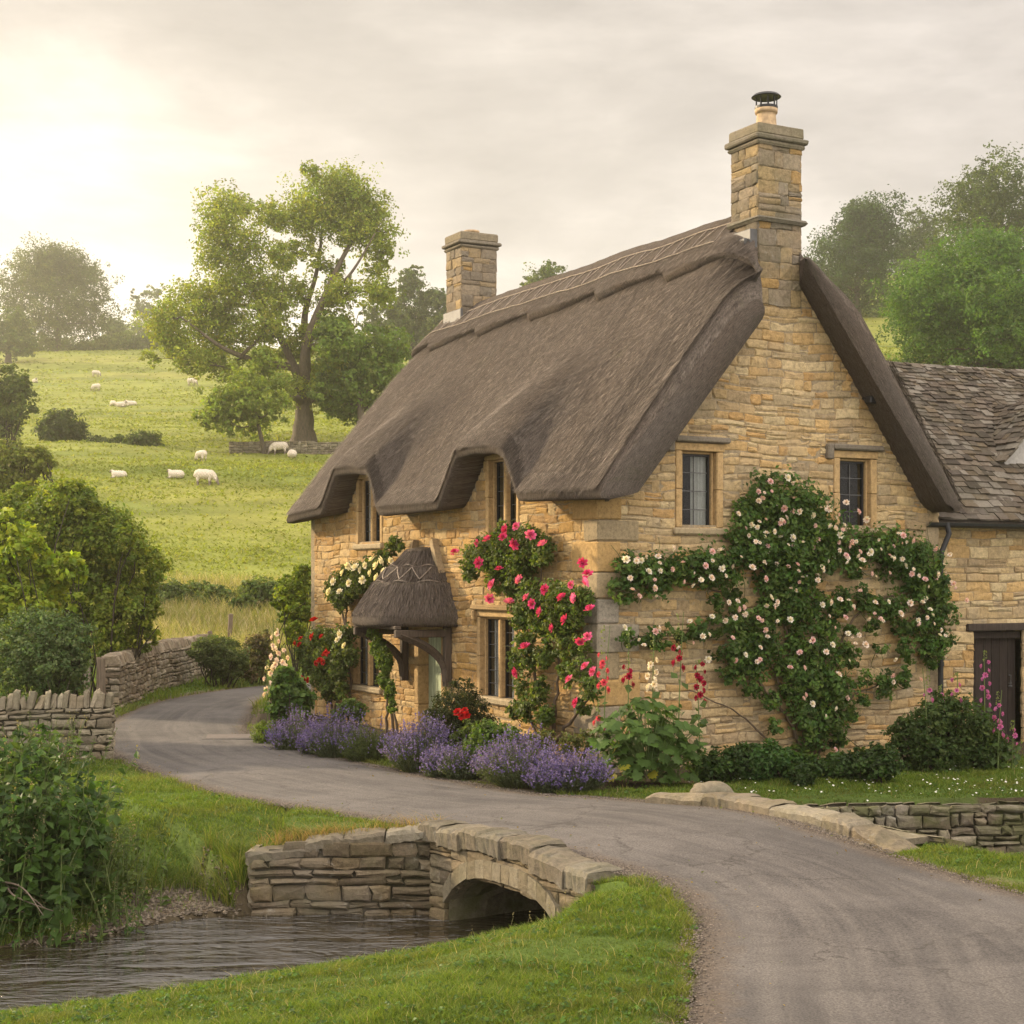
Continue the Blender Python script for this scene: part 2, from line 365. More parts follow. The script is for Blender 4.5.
Yr = np.concatenate([np.arange(-30, 6, 1.0), np.arange(6, 24, .09), np.arange(24, 46, .25), 46*np.geomspace(1, 420/46, 150)])
cs = np.linspace(-1, 1, 420); cs = .55*cs+.45*cs**3
Xg = cs[None, :]*(14+.95*np.maximum(Yr, 0))[:, None]; Yg = np.broadcast_to(Yr[:, None], Xg.shape)
Zg, SDg, RDg, TYg = ground_full(Xg, Yg)
gcol = np.zeros(Xg.shape+(3,)); gcol[:] = (.075, .115, .022)
def blend(m, c): gcol[:] = gcol*(1-m[..., None])+np.array(c)*m[..., None]
no = nC(Xg*1.3, Yg*1.3)
blend(ss((Yg-42)/6), (.195, .215, .042)); blend(ss((nA(Xg*.09, Yg*.12)-.1)*2.5)*ss((Yg-46)/8)*.55, (.235, .225, .055))
blend(ss((nB(Xg*.11+5, Yg*.2)-.15)*2.5)*ss((Yg-50)/8)*.5, (.085, .13, .022))
blend((Yg > 44)*(Yg < 56)*ss(1-np.abs(Yg-49.5)/4.5)*ss(.7+nA(Xg*.2, Yg*.2)*1.2), (.36, .27, .10))
mud = ss((1.0+no*.5-SDg)/.35)*(TYg == 1)*(Xg > -6); blend(np.where(SDg < 3, mud, 0), (.105, .078, .052))
blend((SDg < .12).astype(float), (.06, .047, .028)); blend(ss((.16-SDg)/.1)*(TYg == 0), (.07, .055, .035))
blend(ss((.28+no*.2-RDg)/.2)*(Yg < 46), (.15, .115, .075))
ang = R_(28.34); CA, SA = math.cos(ang), math.sin(ang); P0 = np.array([1.145, 20.8])
def to_local(X, Y): dx, dy = X-P0[0], Y-P0[1]; return CA*dx+SA*dy, -SA*dx+CA*dy
def to_world(a, b): return P0[0]+CA*a-SA*b, P0[1]+SA*a+CA*b
lx, ly = to_local(Xg, Yg)
bed = (ss((lx+1.9)/.3)*(lx < 1)*(ly > -2.0)*(ly < 12)+ss((ly+1.75)/.3)*(ly < 1)*(lx > 0)*(lx < 11) > .5)*(RDg > .15)*1.0
blend(bed, (.055, .042, .026))
m = MB(); m.grid(np.stack([Xg, Yg, Zg], -1), gcol, flip=True); o = m.build('ground', M_ground, smooth=True); o['kind'] = 'structure'
# water surface
m = MB(); gx, gy = np.meshgrid(np.linspace(-28, 28, 60), np.linspace(6.3, 19.6, 30)); m.grid(np.stack([gx, gy, gx*0+WATER_Z], -1), flip=True)
o = m.build('stream_water', M_water, smooth=True); o['kind'] = 'structure'
# road
nrx = 49; tt = np.linspace(0, 1, nrx)[None, :, None]
RP = RLc[:, None]*(1-tt)+RRc[:, None]*tt
_s = np.linspace(0, 1, len(RLc)); s2 = np.linspace(0, 1, len(RLc)*3)
RP = np.stack([np.stack([np.interp(s2, _s, RP[:, k, c]) for k in range(nrx)], 1) for c in (0, 1)], -1)
wid = np.linalg.norm(RP[:, -1]-RP[:, 0], axis=1)[:, None]; e_ = np.minimum(tt[0, :, 0], 1-tt[0, :, 0])[None]*wid
jit = np.zeros(RP.shape[:2]); jit[:, 0] = nC(RP[:, 0, 0]*4, RP[:, 0, 1]*4)*.09; jit[:, -1] = nC(RP[:, -1, 0]*4, RP[:, -1, 1]*4)*.09
RPx, RPy = RP[..., 0]+jit, RP[..., 1]
RZ = hill(RPx, RPy)+hump(RPx, RPy)+.015+.05*np.sqrt(np.clip(e_/2, 0, 1))*.6
tcr = np.stack([e_+0*RPx, np.broadcast_to(tt[0, :, 0][None]*wid, e_.shape), np.cumsum(np.r_[0, np.linalg.norm(np.diff(RP[:, 24], axis=0), axis=1)])[:, None]+0*e_], -1)
m = MB(); m.grid(np.stack([RPx, RPy, RZ], -1), (.2, .18, .16), tcr, flip=False); o = m.build('road', M_road, smooth=True, tc=True); o['kind'] = 'structure'
def road_z(x, y): return float(hill(np.array(x), np.array(y))+hump(np.array(x), np.array(y))+.045)

# ------------------------------------------------------------------ stonework
HONEY = [(0.404, 0.258, 0.105), (0.418, 0.282, 0.126), (0.368, 0.222, 0.083), (0.448, 0.32, 0.156), (0.335, 0.214, 0.092), (0.387, 0.238, 0.081), (0.433, 0.295, 0.131)]
MIXED = [(0.423, 0.299, 0.145), (0.417, 0.314, 0.173), (0.464, 0.345, 0.181), (0.369, 0.285, 0.164), (0.436, 0.273, 0.111), (0.332, 0.245, 0.137), (0.485, 0.376, 0.21), (0.396, 0.285, 0.149), (0.426, 0.307, 0.154), (0.451, 0.301, 0.132)]
GREY = [(0.205, 0.174, 0.123), (0.174, 0.147, 0.104), (0.236, 0.204, 0.146), (0.149, 0.123, 0.087), (0.26, 0.222, 0.157), (0.186, 0.15, 0.101)]
def stones(mb, M, rng, z0, z1, spans, ch=(.09, .19), cw=(.16, .5), dep=(.02, .055), gap=.010, pal=MIXED, rnd=.02, wob=.012, two=.15, jt=.007, vary=.12):
    """coursed rubble: every stone its own worn block. M maps (along, up, out) to space; spans(z0,z1) -> [(a0,a1)]"""
    z = z0; pal = np.array(pal); Q = []
    while z < z1-.03:
        h = rng.uniform(*ch); h = min(h, z1-z) if z1-z-h > .05 else z1-z
        for a0, a1 in spans(z, z+h):
            a = a0-rng.uniform(0, .05)*0
            while a < a1-.02:
                w = rng.uniform(*cw)*(1 if h > .11 else 1.15)
                if a1-a-w < cw[0]*.7: w = a1-a
                if rng.random() < two and h > .12:
                    k = rng.uniform(.35, .65); Q += [(a, z, w, h*k), (a, z+h*k, w, h*(1-k))]
                else: Q.append((a, z, w, h))
                a += w
        z += h
    Q = np.array(Q); n = len(Q); g_ = gap*rng.uniform(.4, 1.5, n)
    a, b, w, h = Q.T; a = a+g_/2; b = b+g_/2; w = w-g_; h = h-g_
    ring = np.array([(0, 0), (.5, -.02), (1, 0), (1.01, .5), (1, 1), (.5, 1.02), (0, 1), (-.01, .5)])
    ux = a[:, None]+ring[None, :, 0]*w[:, None]; uz = b[:, None]+ring[None, :, 1]*h[:, None]
    ux = ux+rng.normal(0, jt, ux.shape); uz = uz+rng.normal(0, jt*.7, uz.shape)
    uz = uz+wob*np.sin(ux*2.1+uz*.8)+wob*.6*np.sin(ux*5.3+1+uz*3)
    cx = ux.mean(1, keepdims=True); cz = uz.mean(1, keepdims=True); dd = rng.uniform(*dep, n)[:, None]
    kx = np.clip(1-2*rnd/np.maximum(w, .05), .3, 1)[:, None]; kz = np.clip(1-2*rnd/np.maximum(h, .05), .3, 1)[:, None]
    O = np.stack([ux, uz, np.full(ux.shape, -.04)], -1); I1 = np.stack([ux, uz, dd*.45+rng.normal(0, .003, ux.shape)], -1)
    I2 = np.stack([cx+(ux-cx)*kx, cz+(uz-cz)*kz, dd+rng.normal(0, .005, ux.shape)], -1)
    Cn = np.stack([cx, cz, dd+.006], -1)
    V = np.concatenate([O, I1, I2, Cn], 1); k = np.arange(8); k1 = (k+1) % 8; base = (np.arange(n)*25)[:, None, None]
    q = np.concatenate([np.stack([k, k1, 8+k1, 8+k], -1), np.stack([8+k, 8+k1, 16+k1, 16+k], -1)]); t = np.stack([16+k, 16+k1, np.full(8, 24)], -1)
    c = pal[rng.integers(0, len(pal), n)]*rng.uniform(1-vary, 1+vary, (n, 1))
    mb.add(M(V.reshape(-1, 3)), [(base+q).reshape(-1, 4), (base+t).reshape(-1, 3)], np.repeat(c, 25, 0))
def cells(mb, M, a0, a1, z0, z1, hole, col, d=0.0, st=.1, extra_a=(), extra_z=()):
    """flat backing (mortar) with openings: hole(a,z) -> True where nothing stands"""
    A = np.unique(np.round(np.r_[np.arange(a0, a1, st), a1, list(extra_a)], 4)); Z = np.unique(np.round(np.r_[np.arange(z0, z1, st), z1, list(extra_z)], 4))
    aa, zz = np.meshgrid(A, Z, indexing='ij'); V = np.stack([aa, zz, np.full(aa.shape, d)], -1).reshape(-1, 3); nz = len(Z)
    i, j = np.meshgrid(np.arange(len(A)-1), np.arange(nz-1), indexing='ij'); i = i.ravel(); j = j.ravel()
    kp = ~hole((A[i]+A[i+1])/2, (Z[j]+Z[j+1])/2); i = i[kp]; j = j[kp]; q = i*nz+j
    mb.add(M(V), np.stack([q, q+1, q+nz+1, q+nz], -1), col)
def frame_M(A, B, z=0.0):
    """map along/up/out to world for a wall running from A to B; out is to the right-hand side of A->B"""
    A = np.array(A, float); B = np.array(B, float); t = unit(B-A); nrm = np.array([t[1], -t[0]])
    return lambda V: np.stack([A[0]+t[0]*V[:, 0]+nrm[0]*V[:, 2], A[1]+t[1]*V[:, 0]+nrm[1]*V[:, 2], V[:, 1]+z], -1)
MORTAR = (.30, .235, .145)
def rubble_wall(name, pts, top, label, base=-.1, thick=.42, seed=5, pal=GREY, coping=True, group=None, mat=None, ch=(.07, .15), ends=True, cat='wall', cope_h=(.16, .26), zfix=None):
    """dry stone wall along a polyline with upright coping stones; local frame = world (Empty at first point)"""
    rng = rng_(seed); pts = np.array(pts, float); gq = (lambda x, y: zfix) if zfix is not None else gz; t = thing(name, (pts[0][0], pts[0][1], float(gq(*pts[0]))), label, cat, group)
    off = np.array(t.location); mb = MB(); cb = MB(); mat = mat or M_stonegrey
    for A, B in zip(pts[:-1], pts[1:]):
        L = np.linalg.norm(B-A); tn = (B-A)/L; nr = np.array([tn[1], -tn[0]])
        zb = min(float(gq(*A)), float(gq(*B)))+base; zt = (float(gq(*A))+float(gq(*B)))/2+top
        for sgn, (p, q) in ((1, (A+nr*thick/2, B+nr*thick/2)), (-1, (B-nr*thick/2, A-nr*thick/2))):
            M0 = frame_M(p, q); M = lambda V, M0=M0: M0(V)-off
            stones(mb, M, rng, zb, zt, lambda a, b: [(0, L)], ch=ch, cw=(.10, .34), dep=(.005, .06), gap=.02, pal=pal, rnd=.022, jt=.012, vary=.25)
        mb.box((0, zb, -thick+.03), (L, zt-.03, -.03), (.05, .042, .03), M=lambda V, M0=frame_M(A+nr*thick/2, B+nr*thick/2): M0(V)-off)
        if ends:
            for p, q in ((A-nr*thick/2, A+nr*thick/2), (B+nr*thick/2, B-nr*thick/2)):
                M0 = frame_M(p, q); stones(mb, lambda V, M0=M0: M0(V)-off, rng, zb, zt, lambda a, b: [(0, thick)], ch=ch, cw=(.16, .4), dep=(.005, .05), gap=.02, pal=pal, rnd=.022, jt=.01, vary=.25)
        if coping:
            a = 0.0; M0 = frame_M(A, B)
            while a < L:
                w = rng.uniform(.055, .13); h = rng.uniform(*cope_h); ln = rng.normal(.06, .07)
                c = np.array(pal[rng.integers(len(pal))])*rng.uniform(.75, 1.2)
                def MM(V, a=a, w=w, h=h, ln=ln):
                    V = V.copy(); V[:, 0] = V[:, 0]+(V[:, 1]-zt)*ln*1.6; up = (V[:, 1]-zt)/h
                    V[:, 2] *= 1-.35*np.clip(up, 0, 1); return M0(V)-off
                cb.box((a, zt-.02, -thick*rng.uniform(.42, .55)), (a+w*.93, zt+h, thick*rng.uniform(.42, .55)), c, M=MM, bev=.025, jit=.010, rng=rng); a += w
    mb.build('wall_body', mat, t)
    if coping: cb.build('coping', mat, t)
    return t
at = lambda u, v: at_px(u, v)[:2]
rubble_wall('dry_stone_wall', [(-11.5, 21.0), (-8.6, 21.75), (-5.75, 22.5)], .74, 'low grey dry stone wall with upright coping below the round dark green garden bush', seed=5)
rubble_wall('dry_stone_wall', [(-8.0, 31.0), (-8.35, 36.0), (-8.2, 41.5)], .88, 'brownish dry stone wall running from the wooden gate post to the clipped roadside hedge', seed=6, cope_h=(.14, .22), pal=[(0.225, 0.176, 0.124), (0.195, 0.15, 0.105), (0.262, 0.21, 0.15), (0.165, 0.128, 0.09), (0.285, 0.24, 0.18)])
rubble_wall('field_wall', [(-16.5, 91.5), (-11.5, 91.0), (-8.0, 90.0), (-2, 89)], .75, 'distant tumbled field wall under the great spreading tree', seed=7, coping=False, ch=(.12, .25))

# bridge ----------------------------------------------------------
BA, BB = np.array([-.82, 15.62]), np.array([.80, 13.12]); BL = np.linalg.norm(BB-BA); bn = np.array([(BB-BA)[1], -(BB-BA)[0]])/BL   # out = towards left bank
br = thing('stone_bridge', (0, 14.4, -.75), 'small arched grey stone bridge carrying the lane over the stream', 'bridge')
boff = np.array(br.location); rng = rng_(11)
Mf0 = frame_M(BA, BB); Mf = lambda V: Mf0(V)-boff
def arch_z(a): return -.20-.38*np.clip(np.abs((a-1.38)/1.06), 0, 3)**3.2
def topz(a): x = BA[0]+(BB-BA)[0]*a/BL; y = BA[1]+(BB-BA)[1]*a/BL; return hill(x, y)+hump(x, y)+.02
mb = MB()
def aspan(z0, z1):
    zm = (z0+z1)/2
    if zm < -.20:
        hw = 1.06*(max(0.0, (-.20-zm)/.38))**(1/3.2) if zm > -.58 else 1.06
        return [(0, 1.38-min(hw, 1.06)-.02), (1.38+min(hw, 1.06)+.02, BL-.25)]
    return [(0, BL-.25)]
stones(mb, Mf, rng, -1.25, .05, aspan, ch=(.10, .17), cw=(.2, .5), dep=(.0, .03), gap=.014, pal=[(0.198, 0.156, 0.101), (0.168, 0.133, 0.086), (0.223, 0.183, 0.122), (0.149, 0.117, 0.075), (0.208, 0.159, 0.094)], jt=.008)
cells(mb, Mf, 0, BL-.2, -1.3, .0, lambda a, z: (np.abs(a-1.38) < 1.06) & (z < arch_z(a)), (.10, .085, .06), d=-.02, st=.05)
mb.box((2.47, -1.2, -.42), (BL-.26, .0, -.02), (.16, .135, .095), M=Mf, bev=.03)
mb.build('spandrel_wall', M_stonegrey, br)
# arch ring
rb = MB(); aa = np.linspace(.33, 2.43, 15)
for i in range(14):
    p, q = aa[i]+.002, aa[i+1]-.002; zp, zq = float(arch_z(p)), float(arch_z(q)); c = np.array([(0.231, 0.198, 0.138), (0.198, 0.165, 0.11), (0.253, 0.22, 0.154)][i % 2])*rng.uniform(.95, 1.05)
    th = .17
    V = np.array([(a, z+k*th, dd) for dd in (-.15, .045) for (a, z) in ((p, zp), (q, zq)) for k in (0, 1)])+rng.normal(0, .003, (8, 3))
    rb.add(Mf(V), MB.BOXF, c)
rb.build('arch_ring', M_stonegrey, br)
# barrel, deck, far face
vb = MB(); aa = np.linspace(.31, 2.45, 40); dpt = np.linspace(-.01, -4.4, 30)
zz = np.where(np.abs(aa-1.38) > 1.055, -1.3, arch_z(aa)); zz[0] = zz[-1] = -1.35
V = np.stack([np.broadcast_to(aa[:, None], (40, 30)), np.broadcast_to(zz[:, None], (40, 30)), np.broadcast_to(dpt[None], (40, 30))], -1).reshape(-1, 3); V = V+rng.normal(0, .012, V.shape)
vb.grid(Mf(V).reshape(40, 30, 3), (.17, .145, .10)); vb.build('vault', M_mossy, br)
db = MB(); db.box((-.1, -.07, -4.4), (BL-.45, -.005, -.05), (.2, .17, .12), M=Mf); db.build('deck', M_stonegrey, br)
fb = MB(); CAp = BA-bn*4.42; CB = BB-bn*4.42
Mr0 = frame_M(CB, CAp); Mr = lambda V: Mr0(V)-boff
stones(fb, Mr, rng, -1.25, .0, lambda a, b: [(BL-y, BL-x) for x, y in aspan(a, b)], ch=(.12, .2), cw=(.2, .5), pal=GREY, dep=(0, .03)); cells(fb, Mr, 0, BL, -1.3, .0, lambda a, z: (np.abs(BL-a-1.38) < 1.06) & (z < arch_z(BL-a)), (.1, .085, .06), d=-.02, st=.06)
fb.build('spandrel_wall', M_mossy, br)
def coping(poly, hw, z_off, th, name, seed, ln=(.3, .62), pal=None, mat=None, ztop=None):
    rng = rng_(seed); P = catmull(poly, 20); sl = np.r_[0, np.cumsum(np.linalg.norm(np.diff(P, axis=0), axis=1))]; cb = MB(); s = 0.0
    pal = pal or [(0.182, 0.152, 0.109), (0.16, 0.135, 0.098), (0.196, 0.171, 0.127), (0.145, 0.12, 0.087), (0.171, 0.149, 0.113)]
    while s < sl[-1]-.1:
        l = min(rng.uniform(*ln), sl[-1]-s); n = 10; k = np.linspace(s+.006, s+l-.006, n)
        p = np.stack([np.interp(k, sl, P[:, 0]), np.interp(k, sl, P[:, 1])], -1); tn = unit(np.gradient(p, axis=0)); nr = np.stack([tn[:, 1], -tn[:, 0]], -1)
        zt = (hill(p[:, 0], p[:, 1])+hump(p[:, 0], p[:, 1])+z_off if ztop is None else ztop(p, k))+rng.normal(0, .012); w0, w1 = hw*rng.uniform(.88, 1.08), hw*rng.uniform(.88, 1.08); bv = .03
        pr = [(-w0, -th), (-w0-.005, -bv), (-w0+bv, 0), (w1*.3-w0*.3, .012), (w1-bv, 0), (w1+.005, -bv), (w1, -th)]
        G = np.stack([np.stack([p[:, 0]+nr[:, 0]*x, p[:, 1]+nr[:, 1]*x, zt+z], -1) for x, z in pr], 1)+rng.normal(0, .006, (n, 7, 3))+np.array([0, 0, 1])*(.012*np.sin(k*9+s)[:, None]*np.cos(np.arange(7)*1.3+s)[None])[..., None]
        G[0, :, 2] -= .012; G[-1, :, 2] -= .012
        c = np.array(pal[rng.integers(len(pal))])*rng.uniform(.8, 1.15); cb.grid(G-boff, c)
        for e in (0, -1): cb.add(G[e]-boff, np.array([[0, 1, 5, 6], [1, 2, 4, 5]])[:, ::(1 if e else -1)], c)
        s += l
    return cb.build(name, mat or M_stonegrey, br)
cen = lambda p, k=.17: (np.array(p)-bn*k)
coping([cen(BA)-np.array([.10, -.1]), cen(BA*.7+BB*.3), cen(BA*.35+BB*.65), cen(BA*.09+BB*.91)], .22, .10, .18, 'parapet_coping', 12, ztop=lambda p, k: hill(p[:, 0], p[:, 1])+hump(p[:, 0], p[:, 1])+.11-.075*ss((14.4-p[:, 1])/.9))
# left wing wall
WA, WB = np.array([-2.62, 15.66]), BA+np.array([.03, .02]); WL = np.linalg.norm(WB-WA); Mw0 = frame_M(WA, WB); Mw = lambda V: Mw0(V)-boff
wtop = lambda a: np.interp(a, [0, .25, .8, WL], [-.13, -.10, -.02, .07])
wb = MB(); zc = -1.2
stones(wb, Mw, rng, -1.2, .07, lambda a, b: [(max(0, float(np.interp((a+b)/2+.02, [-.13, -.10, -.02, .07], [0, .25, .8, WL-.1])) if (a+b)/2 > -.14 else 0), WL)], ch=(.07, .16), cw=(.14, .42), dep=(.0, .06), gap=.02, pal=[(0.14, 0.109, 0.073), (0.117, 0.09, 0.059), (0.16, 0.126, 0.084), (0.098, 0.076, 0.05), (0.148, 0.112, 0.067)], jt=.012, vary=.25)
cells(wb, Mw, 0, WL, -1.3, .07, lambda a, z: z > wtop(a)-.02, (.05, .042, .03), d=-.01, st=.06)
Me0 = frame_M(WA+np.array([0, .5]), WA); stones(wb, lambda V: Me0(V)-boff, rng, -1.2, -.13, lambda a, b: [(0, .5)], ch=(.1, .18), cw=(.2, .4), pal=GREY)
wb.box((0.02, -1.2, -.5), (WL-.02, -.17, -.03), (.05, .042, .03), M=Mw)
wb.build('wing_wall', M_stonegrey, br)
coping([WA+np.array([-.03, .17]), WA*.6+WB*.4+np.array([0, .17]), WB+np.array([-.02, .16])], .21, 0, .10, 'wing_coping', 13, ztop=lambda p, k: wtop(k)+.03)
# right kerb parapet
coping([(1.62, 18.02), (2.05, 17.78), (2.55, 17.35), (2.95, 16.6), (3.40, 15.95), (3.92, 15.25)], .20, .13, .26, 'parapet_coping', 14, ztop=lambda p, k: hill(p[:, 0], p[:, 1])+hump(p[:, 0], p[:, 1])+.13-.19*ss((16.0-p[:, 1])/.75), ln=(.35, .8), pal=[(0.229, 0.188, 0.127), (0.205, 0.172, 0.123), (0.246, 0.213, 0.156), (0.188, 0.151, 0.102)])
# channel wall right of the bridge
rubble_wall('retaining_wall', [(3.35, 17.88), (5.0, 18.0), (7.2, 18.1), (14, 18.6)], .02, 'mossy grey stone wall lining the far side of the stream channel', seed=15, base=-1.25, thick=.3, coping=False, mat=M_mossy, ends=False, ch=(.08, .16), cat='retaining wall', zfix=0.0)

# ------------------------------------------------------------------ cottage
GRP = R_(28.34)
cot = thing('cottage', (P0[0], P0[1], 0), 'honey stone cottage with steep thatched roof and two chimneys beside the lane', 'cottage', rz=GRP)
MF = lambda V: np.stack([-V[:, 2], V[:, 0], V[:, 1]], -1)          # front wall: along = y, out = -x
MG = lambda V: np.stack([V[:, 0], -V[:, 2], V[:, 1]], -1)          # gable wall: along = x, out = -y
def px_on(front, u, v, off=0.0):
    """where the picture position meets the front plane (x=off) or the gable plane (y=off): (along, up)"""
    k = (u-512)/FPX
    if front:
        px, py = P0[0]+CA*off, P0[1]+SA*off; s = (px-k*py)/(SA+k*CA); Y = py+CA*s
    else:
        px, py = P0[0]-SA*off, P0[1]+CA*off; s = (k*py-px)/(CA-SA*k); Y = py+SA*s
    return s, EYE-(v-580)*Y/FPX
GW, GL = 6.03, 10.55
XL, ZR, ZE = -.5, 7.95, 3.62
LD = [px_on(True, u, v, -.5) for u, v in [(321, 515), (335, 476), (350, 474), (367, 475), (372.6, 496), (377, 516)]]
RD = [px_on(True, u, v, -.5) for u, v in [(437.6, 510), (456, 459), (473, 454), (494.5, 453.5), (502.7, 458), (511, 481.6), (517, 501.5)]]
yy = np.linspace(-1, 12, 1301)
pts = sorted([(s, max(z, 3.64)) for s, z in LD+RD]); bz = np.interp(yy, [-1]+[p[0] for p in pts]+[12], [ZE+.02]+[p[1] for p in pts]+[ZE+.02])-ZE
ker = lambda n: np.ones(n)/n
B_sharp = np.convolve(np.pad(bz, 6, 'edge'), ker(13), 'valid')
B_wide = np.convolve(np.pad(np.convolve(np.pad(bz, 50, 'edge'), ker(101), 'valid'), 50, 'edge'), ker(101), 'valid')
FRONT_H = [(2.15, 3.22, 3.28, 4.5), (7.10, 8.27, 3.24, 4.5), (2.2, 3.5, .84, 2.14), (7.14, 8.5, .72, 1.95), (4.58, 5.78, -.3, 1.92)]
GABLE_H = [(1.23, 2.03, 3.32, 4.49), (4.0, 4.81, 3.36, 4.49)]
rng = rng_(21); wm = MB()
def cut(a0, a1, z0, z1, holes):
    sp = [(a0, a1)]; zm = (z0+z1)/2
    for h0, h1, k0, k1 in holes:
        if k0 < zm < k1:
            sp = [q for s0, s1 in sp for q in ((s0, min(s1, h0)), (max(s0, h1), s1)) if q[1]-q[0] > .03]
    return sp
def fspan(z0, z1):
    zm = (z0+z1)/2; r = [(.22, GL-.2)]
    if zm > 3.85:
        up = yy[(B_sharp > zm-ZE+.02)]; r = [(q.min(), q.max()) for q in (up[up < 5], up[up > 5]) if len(q)]
    return [q for a, b in r for q in cut(a, b, z0, z1, FRONT_H)]
stones(wm, MF, rng, -.2, 4.7, fspan, ch=(.075, .165), cw=(.14, .46), dep=(.010, .026), gap=.008, pal=HONEY, rnd=.016, vary=.12, wob=.016, jt=.009, two=.2)
inF = lambda a, z, H: np.any([(a > h[0]+.02) & (a < h[1]-.02) & (z > h[2]+.02) & (z < h[3]-.02) for h in H], 0)
cells(wm, MF, 0, GL, -.3, 4.7, lambda a, z: inF(a, z, FRONT_H) | ((z > 3.8) & (z > ZE+np.interp(a, yy, B_sharp)+.02)), MORTAR, d=.006, extra_a=[x for h in FRONT_H for x in h[:2]], extra_z=[x for h in FRONT_H for x in h[2:]])
gl_ = lambda z: max(0.0, (z-3.75)/1.22)
def gspan(z0, z1):
    zm = (z0+z1)/2; a, b = gl_(zm), GW-gl_(zm)
    if zm < 3.5: a, b = .3, GW-.25
    r = [(a, b)]
    if zm > 6.6: r = [(a, 2.62), (3.40, b)]
    return [q for s0, s1 in r if s1-s0 > .05 for q in cut(s0, s1, z0, z1, GABLE_H)]
stones(wm, MG, rng, -.2, 7.3, gspan, ch=(.07, .165), cw=(.13, .46), dep=(.010, .034), gap=.009, pal=MIXED, rnd=.018, wob=.018, two=.22, jt=.009)
cells(wm, MG, 0, GW, -.3, 7.4, lambda a, z: inF(a, z, GABLE_H) | ((z > 3.6) & ((a < (z-3.9)/1.22) | (a > GW-(z-3.9)/1.22))), MORTAR, d=.008, extra_a=[x for h in GABLE_H for x in h[:2]], extra_z=[x for h in GABLE_H for x in h[2:]])
MBk = lambda V: np.stack([GW+V[:, 2], V[:, 0], V[:, 1]], -1); MFg = lambda V: np.stack([V[:, 0], GL+V[:, 2], V[:, 1]], -1)
stones(wm, MBk, rng, -.2, 3.9, lambda a, b: [(0, GL)], ch=(.14, .24), cw=(.3, .7), pal=MIXED); stones(wm, MFg, rng, -.2, 7.2, lambda a, b: [(gl_((a+b)/2), GW-gl_((a+b)/2))], ch=(.14, .22), cw=(.3, .6), pal=MIXED)
cells(wm, MBk, 0, GL, -.3, 4.0, lambda a, z: a < -1, MORTAR, st=1.0); cells(wm, MFg, 0, GW, -.3, 7.3, lambda a, z: (z > 3.6) & ((a < (z-3.9)/1.22) | (a > GW-(z-3.9)/1.22)), MORTAR)
wm.box((.3, .3, 2.3), (GW-.3, GL-.3, 2.36), (.05, .04, .03)); wm.box((2.2, 1.6, 2.38), (2.28, GL-.5, 4.6), (.05, .045, .04))
wm.build('wall', M_stone, cot)
# quoins at the near corner and the right corner
qb = MB(); z = -.25; k = 0; QP = [(.26, .225, .165), (.24, .20, .14), (.28, .22, .13), (.36, .235, .095), (.27, .24, .19)]
while z < 3.72:
    h = rng.uniform(.26, .42); L = (.62, .34) if k % 2 else (.34, .62); c = np.array(QP[rng.integers(5)] if z < 2.6 else QP[3-(k % 2)])*rng.uniform(.85, 1.1)
    qb.box((-.035, -.045, z+.005), (L[0]*rng.uniform(.85, 1.1), L[1]*rng.uniform(.85, 1.1), z+h-.005), c, bev=.018, jit=.004, rng=rng); z += h; k += 1
qb.build('quoins', M_dressed, cot); qb = MB(); qc = MB()
z = -.25
while z < 3.5:
    h = rng.uniform(.24, .36); L = (.5, .28) if k % 2 else (.28, .5); qb.box((GW+.03, -.04, z+.005), (GW-L[0], L[1], z+h-.005), np.array(MIXED[rng.integers(9)])*.95, bev=.018, jit=.004, rng=rng)
    qc.box((-.035, GL+.03, z+.005), (L[0], GL-L[1], z+h-.005), np.array(HONEY[rng.integers(7)])*.95, bev=.018, jit=.004, rng=rng); z += h; k += 1


